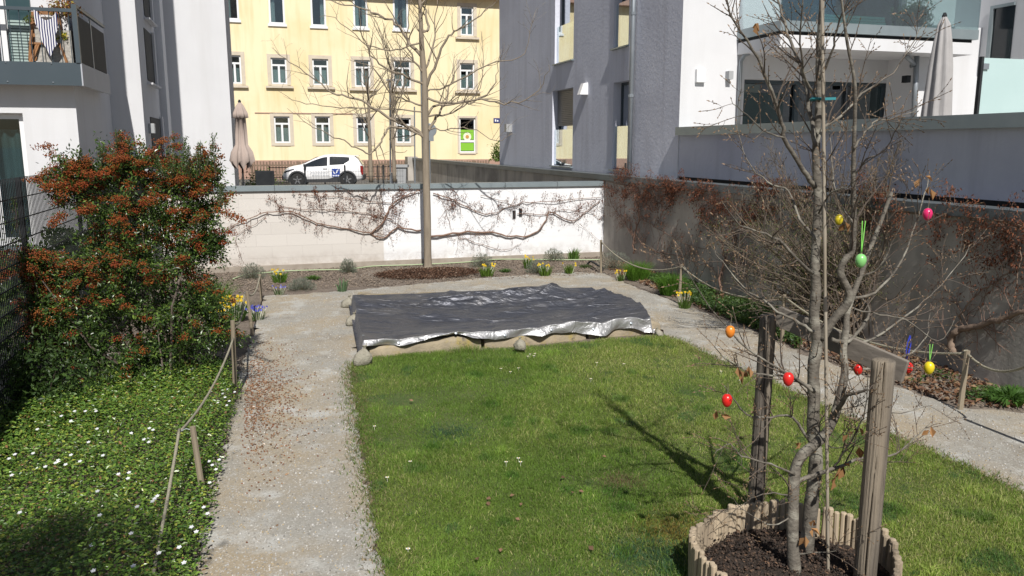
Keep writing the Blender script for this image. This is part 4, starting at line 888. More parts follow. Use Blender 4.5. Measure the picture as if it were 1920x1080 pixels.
# broad weed leaves (clover and plantain) hugging the turf
Q = scatter(LPe, 900, r); Q = Q[(Q[:, 1] > 3.9) & (np.hypot(Q[:, 0]-PLANT_C[0], Q[:, 1]-PLANT_C[1]) > PLANT_R+.03)]; k_ = fnoise(Q, 2.2, 9) > .7; Q = Q[k_]
D = np.hstack([r.normal(size=(len(Q), 2)), .5*r.rand(len(Q), 1)]); Q[:, 2] = .02
gb.leaves(Q, .028, r, A([.07, .14, .035])*(.7+.6*r.rand(len(Q), 1)), .6, D=D, N=np.tile(EZ, (len(Q), 1)))
go = gb.build('lawn_grass', M['grass'], origin=(1.5, 7, 0)); go['kind'] = 'stuff'; go['label'] = 'uneven short green lawn grass'; go['category'] = 'grass'
# sparse weeds and straw along the path edges
r = RS(22); E = []
for line in (PL_R, PR_L[::1]):
    for (xa, ya), (xb, yb) in zip(line[:-1], line[1:]):
        a, b_ = gp(xa, ya), gp(xb, yb); k = int(np.linalg.norm(b_-a)*900); t = r.rand(k, 1); E.append(a+(b_-a)*t+r.normal(size=(k, 3))*A([.075, .06, 0]))
E = np.concatenate(E); E = E[E[:, 1] > 3.7]; E[:, 2] = .004; k = len(E)
col = np.where(r.rand(k, 1) < .38, A([.26, .20, .12]), A([.12, .18, .04]))*(.6+.7*r.rand(k, 1))
o = MB().blades(E, r.normal(size=(k, 2))*.9, .02+.025*r.rand(k), .006, col, r).build('edge_grass', M['grass'], origin=(0, 8, 0)); o['kind'] = 'stuff'; o['label'] = 'sparse dry grass along the path edges'; o['category'] = 'grass'
# daisies
r = RS(5)
for i, (x, y) in enumerate([(994, 664), (1001, 667), (1003, 663), (990, 668), (939, 691), (957, 697), (972, 690), (1119, 680), (1108, 710), (1170, 682), (1352, 696), (949, 866), (972, 859), (976, 866), (769, 865), (726, 895), (765, 1029), (702, 799), (1388, 713)]):
    p = gp(x, y, .05); o = root('daisy', 'small white daisy with yellow eye in the short lawn grass', 'daisy', p*A([1, 1, 0]), 'daisies scattered in the lawn')
    MB().tube([p*A([1, 1, 0]), p], .0015, 4).build('stem', M['grass'], o)
    q = MB(); a = np.linspace(0, math.tau, 13)[:-1]; D = np.stack([np.cos(a), np.sin(a), 0*a+.12], 1); q.leaves(np.tile(p, (12, 1)), .016, r, (.85, .85, .83), .55, D=D, N=np.tile(EZ+A([0, -.3, 0]), (12, 1))); q.build('petals', M['petal'], o)
    MB().blobs([p+EZ*.003], .005, (.7, .5, .03), 20).build('flower_eye', M['petal'], o)
# fallen brown leaves on the lawn
r = RS(8)
for i, (x, y) in enumerate([(912, 934), (955, 930), (1095, 922), (1075, 922), (917, 948), (938, 1035), (1113, 1032), (895, 1045), (975, 975), (1060, 895), (775, 752), (1137, 857), (976, 948)]):
    p = gp(x, y, .045); q = MB(); a = r.rand()*6.28
    q.leaves([p], .034+.018*r.rand(), r, A([.26, .16, .10])*(.7+.5*r.rand()), .7, D=A([[math.cos(a), math.sin(a), .2]]), N=A([[.2*r.normal(), -.4, 1]]), fold=.5)
    o = q.build('fallen_leaf', M['dry']); o['label'] = 'curled brown fallen leaf lying on the lawn'; o['category'] = 'leaf'; o['group'] = 'fallen leaves on the lawn'

# ================================================================ loose stones, leaf litter, fallen berries
r = RS(31)
S = scatter(GP, 900, r); S = near_density(S, r, 5, 1.3, .1); S = S[(S[:, 1] > 3.9) & (np.abs(S[:, 0]) < S[:, 1]*.7)]; S[:, 2] = .006; k = len(S)
col = A([[.42, .41, .38], [.34, .32, .29], [.50, .49, .47], [.26, .25, .23], [.42, .34, .22]])[r.randint(0, 5, k)]*(.7+.5*r.rand(k, 1))
o = MB().blobs(S, .0035+.006*r.rand(k)**2.5, col, 20).build('gravel_stones', M['colrough'], origin=(0, 8, 0)); o['kind'] = 'stuff'; o['label'] = 'loose grey gravel stones on the paths'; o['category'] = 'gravel'
n = 1150; c0 = gp(478, 745); S = c0 + r.normal(size=(n, 1))*VV*1.05 + np.abs(r.normal(size=(n, 1)))*UU*.27 - UU*.1; S = S[(UV(S.T)[0] > -.62) & (r.rand(n) < .9)]; k = len(S); S[:, 2] = .008
o = MB().blobs(S, .005+.006*r.rand(k), A([.19, .085, .045])*(.6+.8*r.rand(k, 1))).leaves(S+A([.04, .05, .004]), .012+.03*r.rand(k), r, A([.25, .15, .085])*(.6+.8*r.rand(k, 1)), .5, D=r.normal(size=(k, 3))*A([1, 1, .25])).build('fallen_berries', M['berry'], origin=c0); o['kind'] = 'stuff'; o['label'] = 'rusty fallen berries and dead leaves on the path under the firethorn'; o['category'] = 'berries'
# bark mulch round the tree
c0 = gp(800, 512); n = 9000; a = r.rand(n)*6.283; q_ = np.sqrt(r.rand(n)); S = c0 + UU*(np.cos(a)*q_*1.05)[:, None] + VV*(np.sin(a)*q_*.62-.15)[:, None]; S += r.normal(size=S.shape)*.05; S[:, 2] = .012+.03*r.rand(n)+.04*(1-q_)
Dd = r.normal(size=(n, 3))*A([1, 1, .35]); cm = A([[.12, .068, .045], [.075, .047, .034], [.20, .12, .08], [.27, .20, .15]])[r.choice(4, n, p=[.45, .33, .15, .07])]*(.7+.6*r.rand(n, 1))
o = MB().leaves(S, .025+.04*r.rand(n), r, cm, .4, D=Dd).build('bark_mulch', M['dry'], origin=c0); o['kind'] = 'stuff'; o['label'] = 'reddish brown bark mulch round the foot of the tree'; o['category'] = 'mulch'
# clods and litter on the beds
bedF = A([G(-.9, 14.9), G(7.5, 14.9), G(7.5, 17.4), G(-1.9, 17.4)]); bedR = A([gp(1140, 505), gp(1290, 568), gp(1400, 610), gp(1600, 695), gp(1800, 762), gp(2000, 770), gp(2000, 640), gp(1500, 540), gp(1150, 490)])
S = np.concatenate([scatter(bedF, 420, r), scatter(bedR, 700, r)]); k = len(S); S[:, 2] = 0
o = MB().blobs(S, .006+.016*r.rand(k)**2, A([.20, .16, .125])*(.55+.8*r.rand(k, 1)), 20).build('soil_crumbs', M['colrough'], origin=(2, 15, 0)); o['kind'] = 'stuff'; o['label'] = 'crumbs and clods of earth on the beds'; o['category'] = 'soil'
S = scatter(bedR, 330, r); k = len(S); S[:, 2] = .02
Dl = r.normal(size=(k, 3))*A([1, 1, .3]); o = MB().leaves(S, .05+.04*r.rand(k), r, A([[.22, .12, .07], [.16, .09, .06], [.30, .2, .12]])[r.randint(0, 3, k)], .6, D=Dl, fold=.5).build('leaf_litter', M['dry'], origin=(5, 12, 0)); o['kind'] = 'stuff'; o['label'] = 'brown leaf litter on the bed by the retaining wall'; o['category'] = 'leaf litter'
# low ground cover along the right path
S = scatter(A([gp(1205, 520), gp(1290, 566), gp(1400, 612), gp(1500, 655), gp(1500, 600), gp(1400, 565), gp(1250, 520)]), 5200, r)
S2 = scatter(A([gp(1700, 720), gp(1790, 750), gp(1880, 758), gp(1960, 752), gp(1940, 715), gp(1850, 740), gp(1760, 705)]), 2600, r)
S = np.concatenate([S, S2]); S = S[fnoise(S, 2.5, 4) > -.6]; k = len(S); S[:, 2] = .01+.09*r.rand(k)
Dl = r.normal(size=(k, 3))*A([1, 1, .5]); o = MB().leaves(S, .035+.03*r.rand(k), r, A([[.06, .12, .03], [.09, .15, .035], [.05, .09, .03]])[r.randint(0, 3, k)]*(.7+.5*r.rand(k, 1)), .5, D=Dl).build('ground_cover', M['leaf'], origin=(4, 11, 0)); o['kind'] = 'stuff'; o['label'] = 'low leafy ground cover along the right path'; o['category'] = 'ground cover'

# ================================================================ periwinkle carpet on the left
r = RS(41)
VP = A([gp(350, 1180), gp(385, 1010), gp(405, 900), gp(432, 790), gp(455, 735), gp(425, 722), gp(330, 735), gp(200, 752), gp(60, 790), gp(-120, 830), G(-2.25, 6.0), G(-2.25, 2.6)])
S = scatter(VP, 7500, r); S = S[(S[:, 1] > 3.6) & (S[:, 0] > -S[:, 1]*.72)]; k = len(S)
from_edge = np.clip((S[:, 0]-np.interp(S[:, 1], [p[1] for p in sorted(VP[:5].tolist(), key=lambda q: q[1])], [p[0] for p in sorted(VP[:5].tolist(), key=lambda q: q[1])]))*-1, 0, .5)/.5
hm = (.06+.27*np.sqrt(from_edge)) + .05*fnoise(S, 3, 5) + .03*fnoise(S, 9, 15); S[:, 2] = hm*(.35+.65*r.rand(k)**.6); S[:, :2] += r.normal(size=(k, 2))*.03
nz = fnoise(S, 2.2, 6)
pal = A([[.10, .185, .03], [.155, .25, .04], [.06, .125, .025], [.30, .34, .06], [.22, .12, .055]])
ci = r.choice(5, k, p=[.36, .30, .21, .10, .03]); ci = np.where((nz > 1.25) & (r.rand(k) < .35), 4, ci); col = pal[ci]*(.7+.55*r.rand(k, 1))
D = nrm(r.normal(size=(k, 3))*A([1, 1, .25])+A([0, 0, .1])); Nn = r.normal(size=(k, 3))*.4+A([0, -.35, 1])
vb = MB().leaves(S, .014+.028*r.rand(k)**1.5, r, col, .52, D=D, N=Nn, fold=.3)
o = vb.build('periwinkle', M['leaf_gloss'], origin=gp(200, 950)); o['kind'] = 'stuff'; o['label'] = 'dense glossy green periwinkle carpet left of the path'; o['category'] = 'ground cover'
q = MB(); t = scatter(VP, 300, r); t[:, 2] = .02
for p in t[:600]: q.tube([p, p+A([r.normal()*.1, r.normal()*.1, .15])], .002, 3)
o = q.build('periwinkle_stems', M['twig'], origin=gp(200, 950)); o['kind'] = 'stuff'; o['label'] = 'thin brown stems under the periwinkle'; o['category'] = 'stems'
fl = [(140, 771), (115, 780), (133, 789), (70, 805), (182, 804), (85, 875), (104, 868), (17, 860), (28, 852), (133, 853), (193, 854), (222, 889), (242, 886), (240, 897), (109, 863), (123, 871), (62, 850), (22, 891), (37, 961), (183, 921), (290, 935), (295, 930), (286, 940), (257, 950), (187, 966), (172, 1022), (246, 1000), (175, 1070), (298, 1037), (336, 1026), (250, 1061), (392, 865), (398, 872), (393, 905), (382, 951), (389, 963), (280, 803), (287, 806), (246, 812), (270, 824), (422, 745), (430, 752), (418, 738), (412, 728), (401, 742), (425, 760), (440, 735), (408, 755), (395, 735), (372, 745), (427, 730), (345, 1055), (359, 988), (368, 997), (405, 880), (411, 862), (166, 829), (160, 771), (180, 771), (279, 829), (150, 865)]
for i, (x, y) in enumerate(fl):
    e = .36 if x < 370 else .16
    p = gp(x, y, e); fc = 'white star shaped periwinkle flower in the left ground cover'
    a = np.arange(5)*math.tau/5 + r.rand(); D = np.stack([np.cos(a), np.sin(a)*.9, .15+.35*np.sin(a)], 1)
    q = MB().leaves(np.tile(p, (5, 1)), .0165, r, (.80, .81, .84), .8, D=D, N=np.tile(A([0, -.5, 1.]), (5, 1)), fold=0); o = q.build('periwinkle_flower', M['petal']); o['label'] = fc; o['category'] = 'flower'; o['group'] = 'white flowers in the periwinkle'
# ================================================================ firethorn with orange berries
def firethorn():
    r = RS(51); base = gp(300, 742); base[2] = 0
    o = root('firethorn_bush', 'big evergreen firethorn bush covered with rusty orange berries', 'bush', base)
    Y0 = base[1]
    # silhouette lobes in the bush: (x, y, depth offset, radius m, weight leaf, weight berry)
    lob = [(175, 335, 0, .36, .8, 1.5), (250, 320, .1, .38, .8, 1.6), (330, 330, .3, .33, .9, 1.0), (382, 330, .2, .25, .8, 1.4), (215, 400, -.1, .42, 1, 1.2), (300, 410, .1, .42, 1, 1.0), (375, 400, .2, .30, .9, .7),
           (130, 350, -.2, .24, .7, 1.2), (180, 480, -.2, .40, 1, .9), (260, 490, -.1, .46, 1.2, .8), (345, 480, .1, .36, 1, .8), (392, 460, .2, .2, .7, .5), (110, 520, -.3, .36, .8, 1.1), (60, 500, -.5, .26, .5, 1.3),
           (200, 580, -.2, .48, 1.2, .5), (290, 580, -.1, .50, 1.3, .5), (370, 570, .1, .38, 1.1, .4), (110, 600, -.4, .34, .8, 1.0), (70, 570, -.5, .24, .5, .9), (160, 650, -.3, .42, 1, .4), (250, 670, -.2, .46, 1.2, .3), (340, 650, 0, .40, 1.1, .3), (410, 620, .1, .24, .7, .2),
           (220, 715, -.3, .30, .7, .3), (300, 710, -.2, .32, .8, .2), (395, 690, .1, .22, .7, .2)]
    L_, Bc, st = MB(), MB(), MB(); pal = A([[.045, .09, .02], [.075, .13, .026], [.14, .21, .04], [.025, .05, .014]])
    for x, y, dy, rad, wl, wb in lob:
        c = atY(x, y, Y0+dy+.1); nf = int(900*wl); dd = nrm(r.normal(size=(nf, 3))); L_.leaves(c+dd*rad*.62*r.rand(nf, 1)**.5+EY*rad*.3, .036, r, pal[r.choice(4, nf, p=[.35, .2, .05, .4])]*(.7+.6*r.rand(nf, 1)), .5); dirc = nrm(r.normal(size=(26, 3)))
        mid = base + (c-base)*.5 + r.normal(size=3)*.12; st.tube([base+A([*(r.normal(size=2)*.12), 0]), mid, c], [.018, .011, .005], 5)
        for d in dirc:
            ln = rad*(.55+.75*r.rand()); tip = c + d*ln; st.tube([c, c+d*ln*.5+r.normal(size=3)*.02, tip], [.005, .003, .0015], 4)
            nl = int(80*wl); t = r.rand(nl)**.6
            P = c + d*ln*t[:, None] + r.normal(size=(nl, 3))*.04; L_.leaves(P, .028+.022*r.rand(nl), r, pal[r.choice(4, nl, p=[.35, .3, .15, .2])]*(.7+.6*r.rand(nl, 1)), .42, D=d+r.normal(size=(nl, 3))*.8)
            if r.rand() < .50*wb+.17:
                for _ in range(1+int(r.rand()*3.6*wb)):
                    cc = c + d*ln*(.6+.5*r.rand()) + r.normal(size=3)*.03; nb = 30+r.randint(34)
                    Bc.blobs(cc+r.normal(size=(nb, 3))*A([.030, .030, .017]), .0068+.0015*r.rand(nb), A([.25, .064, .018])*(.55+.75*r.rand(nb, 1))*A([1, .8+.5*r.rand(), 1]))
    # sprays standing above the crown
    for x, y0, y1 in ((215, 300, 245), (240, 300, 262), (265, 300, 268), (345, 310, 258), (372, 315, 268), (398, 320, 252), (300, 320, 292), (150, 320, 282), (128, 330, 300), (92, 338, 318), (190, 310, 275), (320, 320, 280), (355, 330, 275), (410, 370, 345)):
        for k in range(2):
            b_, tp = atY(x+r.normal()*6, y0+15, Y0+.1), atY(x+r.normal()*5, y1, Y0+.1+r.normal()*.15); st.tube([b_, tp], [.004, .0015], 4)
            n = 150; t = r.rand(n, 1); L_.leaves(b_+(tp-b_)*t+r.normal(size=(n, 3))*.022*(1.3-t), .022, r, A([.075, .12, .035])*(.6+.7*r.rand(n, 1)), .42, D=(tp-b_)+r.normal(size=(n, 3))*.25)
    # berry sprigs reaching left and right
    for x0, y0, x1, y1 in ((110, 510, 15, 490), (130, 560, 40, 520), (110, 600, 40, 590), (120, 640, 50, 655), (400, 390, 455, 412), (130, 345, 85, 350), (120, 400, 95, 420)):
        a, b_ = atY(x0, y0, Y0-.2), atY(x1, y1, Y0-.45); st.tube([a, b_], [.006, .002], 4); n = 90; t = r.rand(n, 1); L_.leaves(a+(b_-a)*t+r.normal(size=(n, 3))*.03, .024, r, A([.07, .11, .03])*(.6+.7*r.rand(n, 1)), .42)
        for t in np.linspace(.1, 1, 9): nb = 26; Bc.blobs(a+(b_-a)*t+r.normal(size=(nb, 3))*.022, .0072, A([.28, .068, .016])*(.55+.75*r.rand(nb, 1)))
    L_.build('foliage', M['leaf_gloss'], o); Bc.build('berries', M['berry'], o); st.build('branches', M['twig'], o)
firethorn()
# wire fence along the left boundary
FU = -2.32
fe = root('wire_fence', 'dark double rod wire fence behind the firethorn on the left', 'fence', G(FU, 9, 0)); ZF = UV(onU(0, 345, FU))[2]
q = MB()
for x in np.arange(2.5, FW-.1, .05): q.obox(G(FU, x, ZF/2+.02), VV*.0042, UU*.0035, EZ*(ZF/2+.02))
for z in np.arange(.1, ZF, .2): q.obox(G(FU-.006, 10, z), VV*7.4, UU*.003, EZ*.004); q.obox(G(FU+.006, 10, z), VV*7.4, UU*.003, EZ*.004)
q.build('wire_panel', M['dark_steel'], fe)
for v in (4.0, 6.5, 9.0, 11.5, 14.0, 16.5): MB().obox(G(FU-.04, v, ZF/2), VV*.03, UU*.02, EZ*(ZF/2+.03)).build('post', M['dark_steel'], fe)
# hedge behind that fence
def hedge():
    r = RS(61); o = root('hedge', 'dark green hedge behind the wire fence on the left', 'hedge', G(-3.0, 9, 0)); q = MB(); n = 26000
    u = -3.1+r.rand(n)*.70; v = 4+r.rand(n)*10; top = 1.18+.16*np.sin(v*2.1)+.1*np.sin(v*5+u*4); z = top*(1-r.rand(n)**2.2)
    P = np.stack([u*CT-v*ST, u*ST+v*CT, z], 1); pal = A([[.04, .085, .02], [.07, .12, .03], [.10, .14, .035]]); q.leaves(P, .05+.03*r.rand(n), r, pal[r.randint(0, 3, n)]*(.7+.6*r.rand(n, 1)), .5); q.build('foliage', M['leaf'], o)
    s = MB()
    for i in range(60): v0 = 4+r.rand()*10; s.tube([G(-2.8+r.normal()*.1, v0, 0), G(-2.75+r.normal()*.1, v0+r.normal()*.1, 1.0+.3*r.rand())], [.012, .004], 5)
    for i in range(5):
        b_ = atY(30+i*4, 450, 9.3); t = b_+A([r.normal()*.05, 0, .35+.3*r.rand()]); s.tube([b_, t], .004, 4); k = 60; q2 = r.rand(k, 1); 
    s.build('stems', M['twig'], o)
    q = MB(); b_, t = atY(38, 470, 9.6), atY(28, 372, 9.6); k = 260; q2 = r.rand(k, 1); q.leaves(b_+(t-b_)*q2+r.normal(size=(k, 3))*.07*(1.2-q2), .05, r, A([.09, .14, .03])*(.7+.5*r.rand(k, 1)), .5); q.build('tall_shoots', M['leaf'], o)
hedge()
leafy('laurel_shrub', 'dark shrub low between the firethorn and the wire fence', 'shrub', gp(60, 800)*A([1, 1, 0]), (.8, .6, 1.0), 6000, .05, [(.035, .07, .018), (.05, .09, .02)], 63, mat='leaf')

# ================================================================ bare trees
def wob(p, d, L, n, r, k=.12, bend=None):
    P = [p]; d = nrm(d)
    for i in range(n):
        d = nrm(d + r.normal(size=3)*k + (bend if bend is not None else 0)); P.append(P[-1]+d*L/n)
    return A(P), d
def spray(mb, P, R, r, dens, L0, up, k=.12, r1=.0012, lvl=1, buds=None, start=.15, spread=.8, kk=4, bend=None, plane=None):
    """side shoots along the branch P with radii R; the list of tips comes back"""
    seg = np.linalg.norm(np.diff(P, axis=0), axis=1); cum = np.r_[0, np.cumsum(seg)]; Lt = cum[-1]; n = int(dens*Lt*(1-start)+r.rand()); tips = []
    for i in range(n):
        s = Lt*(start+(1-start)*r.rand()); j = min(np.searchsorted(cum, s)-1, len(P)-2); j = max(j, 0); f = (s-cum[j])/max(seg[j], 1e-6); p = P[j]+(P[j+1]-P[j])*f
        t = nrm(P[j+1]-P[j]); side = nrm(np.cross(t, r.normal(size=3))); 
        if plane is not None: side = side - plane*np.dot(side, plane); side = nrm(side)
        d = nrm(t*(1-spread*.5)+side*spread+EZ*up); L = L0*(.35+.9*r.rand())*(1-.45*s/Lt)
        rr0 = min(np.interp(s, cum, R)*.6, .0045*L/.3+.001); Q, dl = wob(p, d, L, 5, r, k, bend)
        if plane is not None: Q = Q - np.outer((Q-p)@plane, plane)*.8
        mb.tube(Q, np.linspace(rr0, r1, len(Q)), kk, cap=False); tips.append((Q[-1], dl))
        if buds is not None:
            for q_ in Q[2:-1]: buds.append((q_, nrm(dl+r.normal(size=3)*.7), .6))
            buds.append((Q[-1], dl, 1))
        if lvl > 0 and L > L0*.35: tips += spray(mb, Q, np.linspace(rr0, r1, len(Q)), r, dens*1.1, L0*.42, up, k, r1*.8, lvl-1, buds, .1, spread, 3, bend, plane)
    return tips
def smooth_path(P, n=None):
    P = A(P, ) if False else np.asarray(P, float); m_ = len(P)
    if m_ < 3: return P
    out = []
    for i in range(m_-1):
        p0, p1, p2, p3 = P[max(i-1, 0)], P[i], P[i+1], P[min(i+2, m_-1)]
        for t in np.linspace(0, 1, 5)[:-1]: out.append(.5*((2*p1)+(-p0+p2)*t+(2*p0-5*p1+4*p2-p3)*t*t+(-p0+3*p1-3*p2+p3)*t**3))
    out.append(P[-1]); return A(out)
def trace(pts, Y0, Y1, r0, r1):
    """limb through picture positions at its true depth, returns points and radii"""
    n = len(pts); cum = np.r_[0, np.cumsum(np.hypot(*np.diff(A(pts)[:, :2], axis=0).T))]; t = cum/cum[-1]
    P = smooth_path([atY(x, y, Y0+(Y1-Y0)*q) for (x, y), q in zip(pts, t)]); return P, np.linspace(r0, r1, len(P))
def bud_mesh(buds, ln=.016, w_=.0028):
    q = MB(); n = len(buds)
    P = A([b[0] for b in buds]); D = nrm(A([b[1] for b in buds])); s = A([b[2] for b in buds])[:, None]*ln
    S1 = nrm(np.cross(D, A([.3, .2, .9]))); S2 = np.cross(D, S1); V = np.stack([P, P+D*s*.45+S1*w_, P+D*s*.45-S1*.5*w_+S2*w_, P+D*s*.45-S1*.5*w_-S2*w_, P+D*s], 1).reshape(-1, 3)
    i = np.arange(n)[:, None]*5; return q.add(V, {3: np.concatenate([i+A(f) for f in ([0, 2, 1], [0, 3, 2], [0, 1, 3], [4, 1, 2], [4, 2, 3], [4, 3, 1])])})

# the large young tree in front of the white wall
def lime():
    r = RS(71); Y = 16.9; b0 = gp(803, 503); b0[2] = 0; o = root('bare_tree', 'tall bare young tree with a straight trunk in the mulch before the white wall', 'tree', b0)
    q = MB(); T = trace([(803, 506), (802, 480), (801, 400), (799, 330), (798, 260), (797, 200), (796, 150), (791, 90), (789, 40), (785, -40), (783, -140), (780, -260)], Y, Y, 1, 1)[0]
    R = np.interp(np.linspace(0, 1, len(T)), [0, .03, .08, .5, .75, 1], [.135, .095, .080, .068, .04, .012]); q.tube(T, R, 14); q.build('trunk', M['bark_lime'], o, smooth=True)
    limbs = [([(797, 258), (773, 240), (740, 227), (697, 200), (660, 183), (623, 173), (580, 143), (543, 117), (510, 90)], -.3, .036), ([(785, 250), (735, 238), (713, 267), (693, 290), (660, 273), (627, 257), (580, 233), (540, 205)], -1.2, .026),
             ([(797, 225), (813, 200), (850, 193), (887, 190), (920, 170), (933, 133), (940, 90)], .3, .028), ([(795, 262), (813, 227), (830, 200), (845, 150), (850, 100)], 1.0, .04), ([(790, 105), (763, 73), (740, 43), (707, 27), (673, 13), (620, 3), (570, -30)], .6, .036),
             ([(789, 60), (803, 55), (797, 20), (787, 0), (775, -60)], .3, .034), ([(798, 167), (820, 113), (840, 67), (867, 50), (913, 20), (950, -20)], -.4, .032), ([(797, 185), (840, 193), (903, 187), (960, 193), (1010, 170), (1030, 120)], -1.2, .026),
             ([(797, 160), (753, 140), (703, 110), (680, 67), (672, 20)], -.9, .026), ([(797, 258), (750, 225), (740, 180), (753, 120), (742, 60)], -.6, .024), ([(797, 200), (770, 190), (735, 175), (700, 130), (660, 115)], 1.1, .022), ([(797, 215), (840, 215), (880, 190), (905, 150), (900, 60)], .9, .022),
             ([(797, 140), (770, 100), (765, 50), (772, -20)], -.5, .024), ([(797, 130), (815, 80), (817, 30), (825, -40)], .5, .024), ([(797, 240), (835, 245), (880, 240), (930, 262), (960, 250)], -.8, .015), ([(797, 248), (760, 255), (730, 262), (742, 285), (765, 282)], .4, .013),
             ([(795, 175), (860, 150), (930, 118), (985, 100), (1000, 20)], -.6, .018), ([(795, 210), (700, 205), (620, 200), (560, 190), (520, 170)], .5, .015), ([(790, 80), (740, 95), (690, 85), (640, 40), (600, 30)], -.9, .018), ([(785, 10), (830, -20), (880, -40), (930, -30)], .2, .02)]
    tw = MB()
    for pts, dy, r0 in limbs:
        P, R = trace(pts, Y, Y+dy, r0, .004); P = P + np.r_[[np.zeros(3)], r.normal(size=(len(P)-1, 3))*.018]; MB().tube(P, R, 8).build('branch', M['bark_lime'], o, smooth=True)
        spray(tw, P, R, r, 4.6, .85, .42, .13, .0022, 1, None, .12, .8)
    spray(tw, T[len(T)//2:], np.full(len(T)-len(T)//2, .02), r, 8, .8, .5, .12, .0022, 1)
    tw.build('twigs', M['twig_pale'], o)
    return o
lime()
# two slim street trees
for (x, yb, yt, Y, lab, sd) in ((694, 342, 150, 35.5, 'slim bare street tree directly right of the parked white car', 5), (738, 342, 120, 36.5, 'slim bare street tree close to the white utility box', 6)):
    r = RS(sd); b0 = atY(x, yb, Y); b0[2] = .7; o = root('street_tree', lab, 'tree', b0, 'bare street trees'); P, R = trace([(x+2, yb), (x-1, 260), (x-3, 200), (x-4, yt)], Y, Y, .10, .03); MB().tube(P, R, 8).build('trunk', M['bark_lime'], o, smooth=True)
    q = MB()
    for k in range(13): i = int(len(P)*(.35+.6*r.rand())); d = nrm(A([r.normal(), r.normal(), .9+r.rand()])); Q, _ = wob(P[min(i, len(P)-1)], d, 1.6+r.rand()*1.4, 6, r, .12, EZ*.05); RQ = np.linspace(.03, .006, len(Q)); q.tube(Q, RQ, 4); spray(q, Q, RQ, r, 3.5, .8, .5, .12, .003, 1)
    q.build('crown', M['twig_pale'], o)

